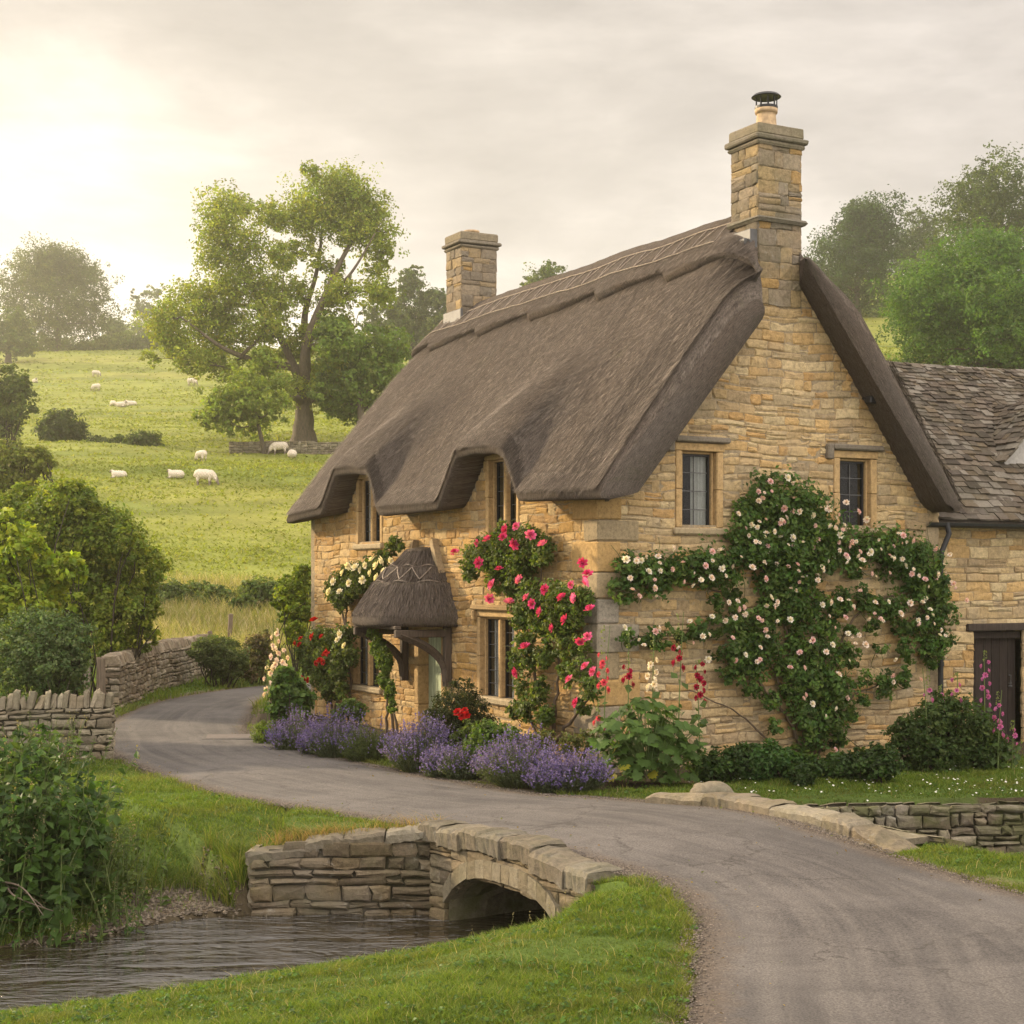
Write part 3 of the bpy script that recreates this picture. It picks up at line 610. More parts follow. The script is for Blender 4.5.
# ---- windows
SUR = (.40, .27, .125)
def window(M, a0, a1, z0, z1, jamb, lights, rows, cols, hood=None, casement=False, curtain=None, sill=True, hoodcol=(.17, .145, .11), top=None):
    top = top or jamb; b = MB(); out = .03
    w = lambda lo, hi, c=SUR, bev=.012: b.box(np.array(lo), np.array(hi), np.array(c)*rng.uniform(.92, 1.05), M=M, bev=bev, jit=.002, rng=rng)
    nb = max(2, int((z1-z0)/.45)); zz = np.linspace(z0, z1-top, nb+1)
    for i in range(nb):
        w((a0, zz[i]+.003, -.26), (a0+jamb, zz[i+1]-.002, out)); w((a1-jamb, zz[i]+.003, -.26), (a1, zz[i+1]-.002, out))
    w((a0-.02, z1-top+.003, -.26), (a1+.02, z1, out+.004))
    w((a0-.05, z0-.10, -.26), (a1+.05, z0-.002, out+.05), (.34, .27, .165), .02)
    ia0, ia1, iz0, iz1 = a0+jamb, a1-jamb, z0, z1-top
    # inner chamfered step
    for s0, s1 in ((ia0-.002, ia0+.035), (ia1-.035, ia1+.002)): w((s0, iz0, -.24), (s1, iz1, -.055), SUR, .008)
    w((ia0+.036, iz1-.03, -.24), (ia1-.036, iz1+.002, -.057), SUR, .008)
    ia0 += .035; ia1 -= .035; iz1 -= .03
    mw = .085; lw = (ia1-ia0-mw*(lights-1))/lights
    for k in range(1, lights): w((ia0+k*lw+(k-1)*mw, iz0, -.22), (ia0+k*(lw+mw), iz1-.002, -.02), SUR, .018)
    if hood:
        w((a0-.04, z1+.004, -.05), (a1+.08, z1+.085, .11), hoodcol, .02)
        if hood == 'drop': w((a0-.16, z1-.14, -.03), (a0-.045, z1+.08, .10), hoodcol, .02); 
        if hood == 'front': w((a1-.02, z1-.16, -.03), (a1+.075, z1+.0, .10), hoodcol, .02)
    win = b.build('window', M_dressed, cot)
    gb, cb, lb, ub = MB(), MB(), MB(), MB()
    for k in range(lights):
        s0 = ia0+k*(lw+mw); s1 = s0+lw; fr = .028 if casement else .014
        gb.box((s0, iz0, -.135), (s1, iz1, -.130), (.1, .1, .1), M=M)
        for lo, hi in (((s0, iz0), (s0+fr, iz1)), ((s1-fr, iz0), (s1, iz1)), ((s0+fr, iz0), (s1-fr, iz0+fr)), ((s0+fr, iz1-fr), (s1-fr, iz1))):
            cb.box((lo[0], lo[1], -.15), (hi[0], hi[1], -.10), (.02, .02, .02), M=M)
        for i in range(1, cols): x = s0+(s1-s0)*i/cols; lb.box((x-.006, iz0+fr, -.129), (x+.006, iz1-fr, -.118), (.30, .31, .30), M=M)
        for j in range(1, rows): y = iz0+(iz1-iz0)*j/rows; lb.box((s0+fr, y-.006, -.1285), (s1-fr, y+.006, -.119), (.30, .31, .30), M=M)
        if curtain:
            c0, c1 = curtain; x = np.linspace(s0+(s1-s0)*c0, s0+(s1-s0)*c1, 40); z = np.linspace(iz0-.1, iz1+.1, 4)
            dd = -.175+.018*np.sin((x-s0)*95)+.008*np.sin((x-s0)*41)
            G = np.stack([np.broadcast_to(x[:, None], (40, 4)), np.broadcast_to(z[None], (40, 4)), np.broadcast_to(dd[:, None], (40, 4))], -1); ub.grid(M(G.reshape(-1, 3)).reshape(40, 4, 3), (.85, .83, .78))
    cb.build('casement', M_metal, win); gb.build('glass', M_glass, win); lb.build('leading', M_lead, win)
    if curtain: ub.build('curtain', M_curtain, win, smooth=True)
window(MG, *GABLE_H[0], .115, 1, 4, 2, 'drop', True, (.45, 1.0))
window(MG, *GABLE_H[1], .115, 1, 4, 2, 'drop', True, None)
window(MF, *FRONT_H[0], .10, 2, 5, 2, None, False, (.0, .62)); window(MF, *FRONT_H[1], .10, 2, 5, 2, None, False, (.0, .9))
window(MF, *FRONT_H[2], .10, 2, 6, 2, 'front', False, (.1, .75), hoodcol=(.30, .20, .09)); window(MF, *FRONT_H[3], .10, 2, 5, 2, None, False, (.1, .9))
# ---- door
db = MB(); a0, a1, z0, z1 = FRONT_H[4]
for s0, s1 in ((a0, a0+.18), (a1-.18, a1)):
    for q0, q1 in ((-.2, .55), (.55, 1.2), (1.2, 1.74)): db.box((s0, q0+.003, -.30), (s1, q1-.003, .03), np.array(SUR)*rng.uniform(.85, 1.0), M=MF, bev=.015)
db.box((a0, 1.743, -.30), (a1, 1.92, .032), np.array(SUR)*.95, M=MF, bev=.015); db.box((a0-.1, -.2, -.3), (a1+.1, .02, .25), (.26, .22, .16), M=MF, bev=.02)
dr = MB(); n = 5; x = np.linspace(a0+.18, a1-.18, n+1)
for i in range(n): dr.box((x[i]+.003, .03, -.20), (x[i+1]-.003, 1.735, -.15), np.array((.40, .45, .30))*rng.uniform(.94, 1.05), M=MF, bev=.008)
door = dr.build('door', M_wood, cot); db.build('door_frame', M_dressed, door)
hb = MB(); hb.box((a0+.24, .95, -.145), (a0+.31, 1.28, -.12), M=MF, bev=.01); hb.tube(MF(np.array([(a0+.275, 1.08, -.12), (a0+.275, 1.08, -.08), (a0+.39, 1.08, -.075)])), .014, 8)
hb.build('handle', M_metal, door)

# ---- thatched roof
tn1, tn2 = smooth_noise(31), smooth_noise(32)
def w0f(y, side):
    w = np.where(y < .60, .118, 0.0); w = np.where(y < -.06, np.interp(y, [-.52, -.06], [.205, .12] if side == 0 else [.02, .112]), w); return np.where((y > 9.35) & (y < 9.98), .10, w)
def xlip(y, side=0): return XL+.30*side+.22*ss((.7-y)/1.1)+.08*ss((y-10.0)/.7)
def outer(y, w, side):
    """outer thatch skin: y along the ridge, w = 0 ridge .. 1 eave; side 0 = lane side, 1 = back"""
    xl = xlip(y, side)
    x = 3.0+(xl-3.0)*w; z = ZR+(ZE+.20-ZR)*w+.13*np.sin(np.pi*np.clip(w, 0, 1))-.05*ss((.12-w)/.12)
    if side == 0:
        f = ss((w-.42)/.58); bs, bw = np.interp(y, yy, B_sharp), np.interp(y, yy, B_wide)
        b = bw*(1-ss((w-.72)/.28))+bs*ss((w-.72)/.28); z = z+b*f*.98
    z = z-.50*ss((.55-y)/1.1)**1.3*ss((.42-w)/.36)-.10*ss((y-10.2)/.5)*ss((.4-w)/.4)
    z = z+.030*tn1(y*1.1, w*4+side*9)+.012*tn2(y*3, w*9)
    if side: x = 6.0-x
    return x, z
ysn = np.concatenate([[-.52, -.50, -.46, -.40, -.32], np.arange(-.24, 10.45, .07), [10.5, 10.58, 10.66, 10.72, 10.76, 10.78]])
shr = np.interp(ysn, [-.52, -.50, -.46, -.40, -.32, -.2], [.50, .32, .17, .08, .02, 0])+np.interp(ysn, [10.5, 10.58, 10.66, 10.72, 10.76, 10.78], [0, .02, .06, .13, .24, .45])
sag = .55*shr
rt = MB(); NW = 70; ws = np.linspace(0, 1, NW)
for side in (0, 1):
    Y = ysn[:, None]+0*ws[None]; w0 = w0f(ysn, side)[:, None]
    Wv = w0+(1-w0)*ws[None]
    ox, oz = outer(Y, Wv, side); slen = Wv*5.6
    xl = xlip(ysn, side); e = ZE+np.interp(ysn, yy, B_sharp)*(1-side)
    # rounded lip then underside back into the wall, then inner skin up to the ridge
    sg = 1 if side == 0 else -1; fx = lambda x: x if side == 0 else 6.0-x
    lipx = np.stack([xl-.005, xl+.015, xl+.14], 1); lipz = np.stack([e+.06, e+.005, e-.005], 1)
    inx0 = .30+0*ysn; inz0 = e+.10
    ki = np.linspace(0, 1, 18)[None]; wi = w0*1.0
    rx = 3.0+(xl-3.0)*wi[:, 0]; rz = ZR-(.52-.10*side)-(ZR-ZE-.2)*wi[:, 0]-.40*ss((.55-ysn)/1.1)
    ix = inx0[:, None]+(rx-inx0)[:, None]*ki; iz = inz0[:, None]+(rz-inz0)[:, None]*ki
    mid = ss(ki/.6)*(1-ki)*0; PX = np.concatenate([ox, fx(lipx), fx(ix)], 1); PZ = np.concatenate([oz, lipz, iz], 1)
    # verge rounding: pull the skin towards the inner face
    cxm = np.interp(np.linspace(0, 1, NW), [0, 1], [0, 1]); tgx = fx(rx[:, None]+(xl+.15-rx)[:, None]*cxm[None]); tgz = rz[:, None]+(e+.05-rz)[:, None]*cxm[None]+.1
    PX[:, :NW] += (tgx-PX[:, :NW])*shr[:, None]; PZ[:, :NW] += (tgz-PZ[:, :NW])*shr[:, None]
    PZ[:, :NW] -= .16*np.exp(-ws/.03)[None]*((ysn < -.06)[:, None])
    PY = np.broadcast_to(ysn[:, None], PX.shape)
    TC = np.stack([PY+side*50, np.concatenate([slen, slen[:, -1:]+np.array([[.1, .2, .3]]), slen[:, -1:]+.4+0*ki+ki*5], 1), 0*PY], -1)
    P = np.stack([PX, PY, PZ], -1)
    rt.grid(P, (.2, .15, .1), TC, flip=bool(side))
    n_in = ix.shape[1]
    for q in (0, -1):      # verge faces: join skin to inner face
        o_ = P[q, :NW+3]; k = np.linspace(1, 0, NW+3); i_ = np.stack([np.interp(k, np.linspace(0, 1, n_in), P[q, NW+3:, c]) for c in range(3)], -1)
        mids = [o_*(1-f)+i_*f for f in (0, .33, .66, 1)]; G = np.stack(mids, 1); G[:, 1:3, 1] += (-.05 if q == 0 else .05)
        tcv = np.stack([np.linspace(0, 1, 4)[None]*.45+0*G[..., 0]+7, np.linspace(0, 5.6, NW+3)[:, None]+0*G[..., 0], 0*G[..., 0]], -1); rt.grid(G, (.2, .15, .1), tcv)
    cp = np.stack([P[:, 0], P[:, -1]], 1); rt.grid(cp, (.2, .15, .1), np.stack([cp[..., 1], cp[..., 2], 0*cp[..., 0]], -1))
th = rt.build('thatched_roof', M_thatch, cot, smooth=True, tc=True)
# loose straw ends lying on the skin
sb = MB(); rng = rng_(33)
def straw(n, side, wr, lift=.006, ln=(.10, .30), wd=(.005, .010), yr=(-.45, 10.7), off=0.0):
    y = rng.uniform(*yr, n); w = rng.uniform(*wr, n); ok = ~((w < w0f(y, side)+.012) | ((side == 1) & (y < .4) & (w < .55))); y, w = y[ok], w[ok]; n = len(y)
    x, z = outer(y, w, side); x2, z2 = outer(y, np.minimum(w+.02, 1.02), side); dn = unit(np.stack([x2-x, 0*x, z2-z], -1)); nr = np.stack([-dn[:, 2], 0*x, dn[:, 0]], -1); nr *= np.sign(nr[:, 2:3])
    sd = np.array([0, 1., 0]); p = np.stack([x, y, z], -1)+nr*(.004+off); L = rng.uniform(*ln, n)[:, None]; wv = rng.uniform(*wd, n)[:, None]*.5
    dd = dn+sd*rng.normal(0, .12, (n, 1)); t = p+dd*L+nr*(rng.uniform(0, 1, (n, 1))**2*lift*6+.003)
    side_v = np.cross(dd, nr)
    V = np.stack([p-side_v*wv, p+side_v*wv, t], 1).reshape(-1, 3)
    base = np.where(rng.random((n, 1)) < .2, np.array([[.30, .25, .20]]), np.array([[.115, .095, .078]]))*rng.uniform(.5, 1.35, (n, 1))
    sb.add(V, np.arange(3*n).reshape(n, 3), np.repeat(base, 3, 0))
straw(90000, 0, (.12, 1.0), ln=(.05, .17), wd=(.005, .010)); straw(9000, 1, (.1, 1.0), yr=(-.45, 3)); straw(30000, 0, (.955, 1.0), ln=(.05, .17), lift=.003); straw(7000, 0, (.15, 1.0), yr=(-.5, .4)); straw(6000, 1, (.15, 1.0), yr=(-.5, .4))
sb.build('straw_ends', M_straw, th)
# ---- ridge cap with scalloped edge, hazel spars
cb = MB(); lb = MB(); rng = rng_(34)
def capedge(y, side):
    t = (y+.3+side*.9)/2.1+.12*tn1(y*.9, 1); f = t-np.floor(t); return 1.08+.30*np.where(f < .82, f/.82, (1-f)/.18)**1.3+.05*tn2(y*2, 3+side)
ysc0 = np.concatenate([[-.54, -.52, -.48, -.42], np.arange(-.36, 10.5, .06), [10.6, 10.7, 10.8, 10.85]])
for side in (0, 1):
    ysc = ysc0 if side == 0 else ysc0[ysc0 > .57]
    w0 = w0f(ysc, side); wE = capedge(ysc, side)/5.6; n = 16; k = np.linspace(0, 1, n)
    Wv = w0[:, None]+(wE-w0)[:, None]*k[None]; Y = ysc[:, None]+0*Wv; x, z = outer(Y, Wv, side)
    nx = -.78 if side == 0 else .78; sh = np.interp(ysc, [-.54, -.52, -.48, -.42, -.3], [.9, .5, .25, .1, 0])+np.interp(ysc, [10.6, 10.7, 10.8, 10.85], [0, .1, .4, 1])
    thk = (.105+.02*tn1(Y*2, Wv*20))*(1-sh[:, None]); Gx = x+nx*thk*.8; Gz = z+thk*.9
    ex, ez = outer(ysc, wE, side); Gx = np.concatenate([Gx, (ex+nx*.01)[:, None], (ex-nx*.05)[:, None]], 1); Gz = np.concatenate([Gz, (ez+.012)[:, None], (ez-.02)[:, None]], 1)
    G = np.stack([Gx, np.broadcast_to(ysc[:, None], Gx.shape), Gz], -1)
    tc = np.stack([G[..., 1]*1.0+side*30+200, np.concatenate([Wv*5.6, Wv[:, -1:]*5.6+.1, Wv[:, -1:]*5.6+.2], 1)*1.7, 0*Gx], -1); cb.grid(G, (.2, .15, .1), tc, flip=bool(side))
    j_ = (ysc < .68) & (ysc > -.08); E_ = G[j_, 0]; cb.grid(np.stack([E_, E_-np.array([0, 0, .42])], 1), tc=np.stack([np.stack([E_[:, 1]*3+400, E_[:, 2]*2, 0*E_[:, 0]], -1), np.stack([E_[:, 1]*3+400, E_[:, 2]*2-.4, 0*E_[:, 0]], -1)], 1))
    P = G[0]; cb.add(np.concatenate([P, P-np.array([0, -.10, .10])]), np.array([[i, i+1, len(P)+i+1, len(P)+i] for i in range(len(P)-1)]), tc=np.concatenate([P*2+500, P*2+np.array([500, 500.3, 500])]))
    def cp(y, d_):
        xx, zz = outer(np.asarray(y, float), np.asarray(d_, float)/5.6, side); return np.stack([xx+nx*.10, np.asarray(y, float)+0*xx, zz+.112], -1)
    for d0 in (.36, .86):
        for s0 in np.arange(.7, 10.3, 1.3): yv = np.linspace(s0, min(s0+1.36, 10.5), 14); lb.tube(cp(yv, d0+.02*np.sin(yv*3+d0)), .011, 5, (.30, .25, .195))
    for i, y in enumerate(np.arange(.75, 10.2, .27)): lb.tube(cp(np.linspace(y, y+.20*(1 if i % 2 else -.3)+rng.normal(0, .03), 6), np.linspace(.38, .84, 6)), .008, 4, (.28, .23, .18))
rc = cb.build('ridge_cap', M_thatch, th, smooth=True, tc=True); lb.build('hazel_spars', M_wood, th)
sb = MB(); 
for side in (0, 1):
    straw(9000, side, (.125, .215), off=.12, ln=(.06, .16)); straw(2500, side, (.0, .12), off=.12, ln=(.06, .16), yr=(.7, 10.5))
sb.build('ridge_straw', M_straw, th)
# barge strips under the verge
for side in (0, 1):
    bb = MB()
    k = np.linspace(0.02, .80, 12); xi = .02+(2.55-.02)*k; zi = 3.66+1.245*(xi-.02)+.02
    for i in range(11):
        xs = [xi[i], xi[i+1]]; V = np.array([((x if side == 0 else 6.03-x), y, z+dz) for x, z in zip(xs, zi[i:i+2]) for y in (-.16, -.055) for dz in (-.10, .03)]); bb.add(V, MB.BOXF, (.15, .12, .09))
    bb.build('bargeboard', M_wood, cot)
# floodlights under the verge
for a, z in (px_on(False, 686, 391), px_on(False, 861, 402), px_on(False, 606, 492)):
    f = MB(); f.tube(np.array([(a, -.05, z+.05), (a, -.16, z+.03)]), .025, 8); f.box((a-.075, -.30, z-.05), (a+.075, -.15, z+.06), bev=.02); f.build('lamp_housing', M_metal, cot)

# ---- chimneys
def chimney(x0, x1, y0, y1, zb, zt, seed, ledge, pot):
    rng = rng_(seed); b = MB(); pal = [(.27, .20, .11), (.23, .175, .11), (.31, .225, .115), (.19, .15, .10), (.31, .20, .08), (.25, .20, .135), (.17, .14, .10)]; zs = zt-.30
    FM = [(MGy := (lambda V: np.stack([x0+V[:, 0], y0-V[:, 2], V[:, 1]], -1)), x1-x0), (lambda V: np.stack([x0-V[:, 2], y1-V[:, 0], V[:, 1]], -1), y1-y0),
          (lambda V: np.stack([x1+V[:, 2], y0+V[:, 0], V[:, 1]], -1), y1-y0), (lambda V: np.stack([x1-V[:, 0], y1+V[:, 2], V[:, 1]], -1), x1-x0)]
    for M, w in FM: stones(b, M, rng, zb, zs, lambda a, c: [(0, w)], ch=(.09, .24), cw=(.14, .44), dep=(.004, .022), gap=.008, pal=pal, rnd=.016, jt=.007, wob=.006)
    b.box((x0+.01, y0+.01, zb), (x1-.01, y1-.01, zs), MORTAR)
    if ledge: b.box((x0-.07, y0-.09, ledge-.035), (x1+.07, y1+.06, ledge+.035), (.16, .14, .105), bev=.03, jit=.006, rng=rng)
    for e, h0, h1, c in ((.05, 0, .06, (.22, .185, .13)), (.085, .062, .14, (.17, .145, .105)), (.035, .142, .30, (.21, .175, .115))):
        b.box((x0-e, y0-e, zs+h0), (x1+e, y1+e, zs+h1), c, bev=.022, jit=.004, rng=rng)
    ch = b.build('chimney', M_stonegrey if seed == 41 else M_stone, cot); cx, cy = (x0+x1)/2, (y0+y1)/2
    if pot:
        p = MB(); p.lathe([(0, 0), (.17, 0), (.15, .06), (.135, .24), (.135, .25), (.16, .25), (.165, .31), (.12, .31), (.11, .2)], (cx, cy, zt), 20, (.42, .3, .17)); p.build('chimney_pot', M_clay, ch, smooth=True)
        q = MB(); q.lathe([(.12, .315), (.165, .315), (.165, .35), (.12, .35)], (cx, cy, zt), 20); q.lathe([(0, .49), (.20, .475), (.215, .485), (.18, .52), (0, .545)], (cx, cy, zt), 20)
        for a in np.arange(0, 6.28, .7): q.tube([(cx+.15*math.cos(a), cy+.15*math.sin(a), zt+.34), (cx+.15*math.cos(a), cy+.15*math.sin(a), zt+.49)], .009, 5)
        q.build('cowl', M_metal, ch)
    else:
        p = MB(); p.lathe([(.13, 0), (.13, .06), (.16, .06), (.16, .10), (.10, .10)], (cx, cy, zt), 16, (.3, .2, .13)); p.build('chimney_pot', M_clay, ch, smooth=True)
chimney(2.63, 3.39, -.03, .60, 6.5, 9.06, 41, 7.70, True)
chimney(2.62, 3.38, 9.33, 9.98, 7.2, 9.36, 42, None, False)
fl = MB()
for lo, hi in (((2.50, -.02, 6.9), (2.627, .68, 7.55)), ((2.44, .04, 6.9), (2.50, .66, 7.42))): fl.box(lo, hi, bev=.01)
fl.build('lead_flashing', M_lead, cot); fl = MB()
fl.box((2.56, 9.25, 7.55), (2.615, 10.02, 7.85), bev=.01); fl.build('lead_flashing', M_lead, cot)

# ---- porch
pt_ = MB(); rng = rng_(51); PC, Zp0, Zp1 = 5.28, 1.86, 3.10; na = 61; ph = np.linspace(-np.pi/2, np.pi/2, na)
tiers = [(0, 1.0), (.17, .905), (.34, .81), (.48, .735), (.485, .675), (.62, .60), (.72, .54), (.725, .48), (.88, .375), (1.0, .29)]
def ring(k, sx, sy, ex=2.6):
    c, s_ = np.cos(ph), np.sin(ph); return -np.abs(c)**(2/ex)*1.18*sx, PC+np.sign(s_)*np.abs(s_)**(2/ex)*1.12*sy
prof = [(Zp0+.06, .55), (Zp0+.02, .90), (Zp0, .965), (Zp0+.05, 1.0)]+[(Zp0+.19+(Zp1-Zp0-.19)*a, b) for a, b in tiers]+[(Zp1+.02, .18), (Zp1+.03, 0)]
G = []; T = []
for z, r in prof:
    x, y = ring(0, r, r); zj = .018*tn1(ph*3, z*4); G.append(np.stack([x+.012*tn2(ph*9, z*7), y, z+zj+0*x], -1)); T.append(np.stack([ph*1.05+300, 0*ph+(3.1-z)*1.25, 0*ph], -1))
pt_.grid(np.stack(G), (.2, .15, .1), np.stack(T)); porch = pt_.build('porch_roof', M_thatch, cot, smooth=True, tc=True)
lb = MB()
for a, b, nz in ((.50, .685, 0), (.74, .49, 0)):
    x, y = ring(0, b+.008, b+.008); lb.tube(np.stack([x, y, Zp0+.19+(Zp1-Zp0-.19)*a+.02*np.sin(ph*9)+0*x], -1)[2:-2], .012, 5, (.25, .205, .16))
zg = np.linspace(-1.3, 1.3, 11)
for (a0_, b0_), (a1_, b1_) in (((.53, .67), (.71, .555)),):
    for i in range(10):
        p0, p1 = zg[i], zg[i+1]; aa_, bb_ = ((a0_, b0_), (a1_, b1_)) if i % 2 else ((a1_, b1_), (a0_, b0_)); t = np.linspace(0, 1, 6); a_ = p0+(p1-p0)*t; s_ = bb_[0]*0+aa_[1]+(bb_[1]-aa_[1])*t+.012
        c, sn = np.cos(a_), np.sin(a_); lb.tube(np.stack([-np.abs(c)**(2/2.6)*1.18*s_, PC+np.sign(sn)*np.abs(sn)**(2/2.6)*1.12*s_, Zp0+.19+(Zp1-Zp0-.19)*(aa_[0]+(bb_[0]-aa_[0])*t)+.01], -1), .010, 4, (.25, .205, .16))
lb.build('porch_spars', M_wood, porch)
sb = MB(); n = 9000; a_ = rng.uniform(-1.5, 1.5, n); k = rng.uniform(0, .98, n); sr = np.interp(k, [t[0] for t in tiers], [t[1] for t in tiers]); k2 = np.maximum(k-.12, -.05); sr2 = np.interp(k2, [t[0] for t in tiers], [t[1] for t in tiers])
def pp(a_, s_, k): c, sn = np.cos(a_), np.sin(a_); return np.stack([-np.abs(c)**(2/2.6)*1.18*s_, PC+np.sign(sn)*np.abs(sn)**(2/2.6)*1.12*s_, Zp0+.19+(Zp1-Zp0-.19)*k], -1)
p = pp(a_, sr+.008, k); t = pp(a_+rng.normal(0, .02, n), sr2+.016, k2); sv = unit(np.cross(t-p, rng.normal(size=(n, 3))))*.004
sb.add(np.stack([p-sv, p+sv, t], 1).reshape(-1, 3), np.arange(3*n).reshape(n, 3), np.repeat(np.array([[.12, .098, .08]])*rng.uniform(.5, 1.7, (n, 1)), 3, 0)); sb.build('straw_ends', M_straw, porch)
fb = MB(); V = lambda q: np.array([(x, y+dy, z+dz) for x in (-.13, -.02) for (y, z) in q for dy, dz in ((0, 0), (-.11, .04))])
fb.add(V([(4.98, 3.22), (4.42, 2.02)]), MB.BOXF, (.36, .27, .155)); fb.add(V([(5.70, 3.22), (6.2, 2.02)]), MB.BOXF, (.30, .22, .125)); fb.build('porch_flashing', M_dressed, cot)
for y, dk in ((4.42, 1), (6.06, 1)):
    pb = MB(); c = (.085, .065, .048)
    pb.box((-.14, y-.055, .92), (-.02, y+.055, 1.86), c, bev=.012); pb.box((-.98, y-.05, 1.70), (-.02, y+.05, 1.82), c, bev=.012)
    t = np.linspace(0, 1, 12); q = np.stack([-.10-.80*t**1.5, y+0*t, 1.0+.75*t**.55], -1)
    pb.tube(q, .068, 4, c)
    pb.build('porch_bracket', M_wood, cot)
pb = MB(); pb.box((-.98, 4.40, 1.825), (-.88, 6.1, 1.885), (.085, .065, .048), bev=.012); pb.build('porch_beam', M_wood, cot)
# ---- rainwater pipe at the right corner
pb = MB(); X0 = GW+.03
pb.tube([(X0+.10, -.05, 3.46), (X0+.10, -.10, 3.30), (X0-.06, -.11, 3.02), (X0-.08, -.11, 2.9), (X0-.08, -.11, .05), (X0-.08, -.2, -.02)], .042, 10)
for z in (2.6, 1.3, .4): pb.tube([(X0-.08, -.11, z), (X0-.08, -.11, z+.07)], .055, 10)
pb.build('downpipe', M_metal, cot)

# ------------------------------------------------------------------ outbuilding on the right
ox, oy = to_world(GW, .30)
ann = thing('outbuilding', (ox, oy, 0), 'lower stone outbuilding with stone slate roof and dark plank door on the right', 'outbuilding', rz=GRP)
rng = rng_(61); b = MB(); AL = 6.2; H3 = [(1.02, 2.08, -.3, 1.80)]
stones(b, MG, rng, -.2, 3.62, lambda z0, z1: cut(.0, AL, z0, z1, H3), ch=(.09, .2), cw=(.18, .55), dep=(.005, .035), gap=.013, pal=MIXED, two=.2)
cells(b, MG, 0, AL, -.3, 3.65, lambda a, z: (a > 1.04) & (a < 2.06) & (z < 1.78), MORTAR, extra_a=[1.02, 2.08], extra_z=[1.8])
for M, w in ((lambda V: np.stack([AL+V[:, 2], V[:, 0], V[:, 1]], -1), 5.2), (lambda V: np.stack([AL-V[:, 0], 5.2+V[:, 2], V[:, 1]], -1), AL)):
    stones(b, M, rng, -.2, 3.62, lambda a, c: [(0, w)], ch=(.15, .25), cw=(.3, .6), pal=MIXED); cells(b, M, 0, w, -.3, 3.65, lambda a, z: a < -1, MORTAR, st=1)
b.add([(AL, 0, 3.6), (AL, 5.2, 3.6), (AL, 2.6, 6.4)], np.array([[0, 1, 2]]), MORTAR); b.build('wall', M_stone, ann)
b = MB(); x = np.linspace(1.02, 2.08, 7)
for i in range(6): b.box((x[i]+.003, .14, -.05), (x[i+1]-.003, .19, 1.80), np.array((.030, .022, .018))*rng.uniform(.8, 1.2), bev=.006)
b.box((1.02, .05, 1.68), (2.08, .13, 1.78), (.03, .022, .018)); dd = b.build('door', M_wood, ann)
b = MB(); b.tube([(1.92, .13, .95), (1.92, .09, .95), (1.92, .09, 1.08), (1.92, .13, 1.08)], .012, 8); b.lathe([(0, 0), (.03, .0), (.03, .02), (0, .03)], (1.92, .10, .9), 10, (.3, .28, .24)); b.build('handle', M_lead, dd)
b = MB(); b.box((.86, -.06, 1.80), (2.3, .2, 1.92), (.05, .038, .03), bev=.015, jit=.004, rng=rng); b.build('lintel', M_wood, ann)
# slates
SLP = [(.105, .082, .060), (.085, .068, .052), (.13, .104, .078), (.07, .056, .044), (.115, .088, .058), (.17, .148, .118)]
def slates(b, org, along, up, width, length, rng, e0=.155, e1=.09, nrm=None, sagf=None, amin=None):
    org, along, up = (np.array(v, float) for v in (org, along, up)); nr = unit(np.cross(along, up)) if nrm is None else nrm; d = 0.0
    while d < length:
        ex = e0+(e1-e0)*d/length; a = -rng.uniform(0, .2)
        while a < width:
            w = rng.uniform(.10, .31)*(1.15-.4*d/length); aa0, aa1 = max(a, 0), min(a+w-.008, width); dj = rng.normal(0, .016); th = rng.uniform(.016, .038); L = ex*1.6
            if amin is not None: aa0 = max(aa0, amin(d))
            if aa1-aa0 > .04:
                V = np.array([(x, y, t) for x in (aa0, aa1) for y in (d+dj, min(d+dj+L, length+.03)) for t in (0, th)]); up_l = 1-(V[:, 1]-d)/L
                V[:, 2] += np.clip(up_l, 0, 1)*.034+rng.normal(0, .004); V[:, :2] += rng.normal(0, .006, (8, 2)); V[:, 2] += rng.normal(0, .003, 8)
                Q = org+along*V[:, :1]+up*V[:, 1:2]+nr*V[:, 2:3]
                if sagf is not None: Q[:, 2] += sagf(Q)
                b.add(Q, MB.BOXF, np.array(SLP[rng.integers(6)])*rng.uniform(.75, 1.2))
            a += w
        d += ex
upv = unit(np.array([0, 2.85, 2.93])); Ls = math.hypot(2.85, 2.93)
sagf = lambda Q: -.09*np.sin(np.pi*np.clip((Q[:, 0]+1.8)/8.2, 0, 1))*np.clip((Q[:, 2]-3.5)/3, 0, 1)-.02*tn1(Q[:, 0]*2, Q[:, 2]*2)
b = MB(); slates(b, (-1.8, -.26, 3.50), (1, 0, 0), upv, 8.2, Ls, rng, sagf=sagf, amin=lambda d: 1.8-.10-max(0, (3.50+d*.717-3.75)/1.22))
b.add([(.1, -.24, 3.46), (6.4, -.24, 3.46), (6.4, 2.6, 6.37), (-1.8, 2.6, 6.37), (6.4, 5.45, 3.5), (-1.8, 5.45, 3.5)], np.array([[0, 1, 2, 3], [3, 2, 4, 5]]), (.12, .1, .08))
x = -1.8
while x < 6.4:
    w = rng.uniform(.3, .5); V = np.array([(x+i*(w-.01), 2.6+dy, 6.45+dz) for i in (0, 1) for dy, dz in ((-.16, -.13), (0, .03), (.16, -.13), (0, -.05))]); V[:, 2] += sagf(V)+rng.normal(0, .01)
    b.add(V, np.array([[0, 1, 5, 4], [1, 2, 6, 5], [0, 1, 2, 3], [4, 5, 6, 7]]), np.array((.21, .185, .15))*rng.uniform(.8, 1.15)); x += w
b.build('slate_roof', M_slate, ann)
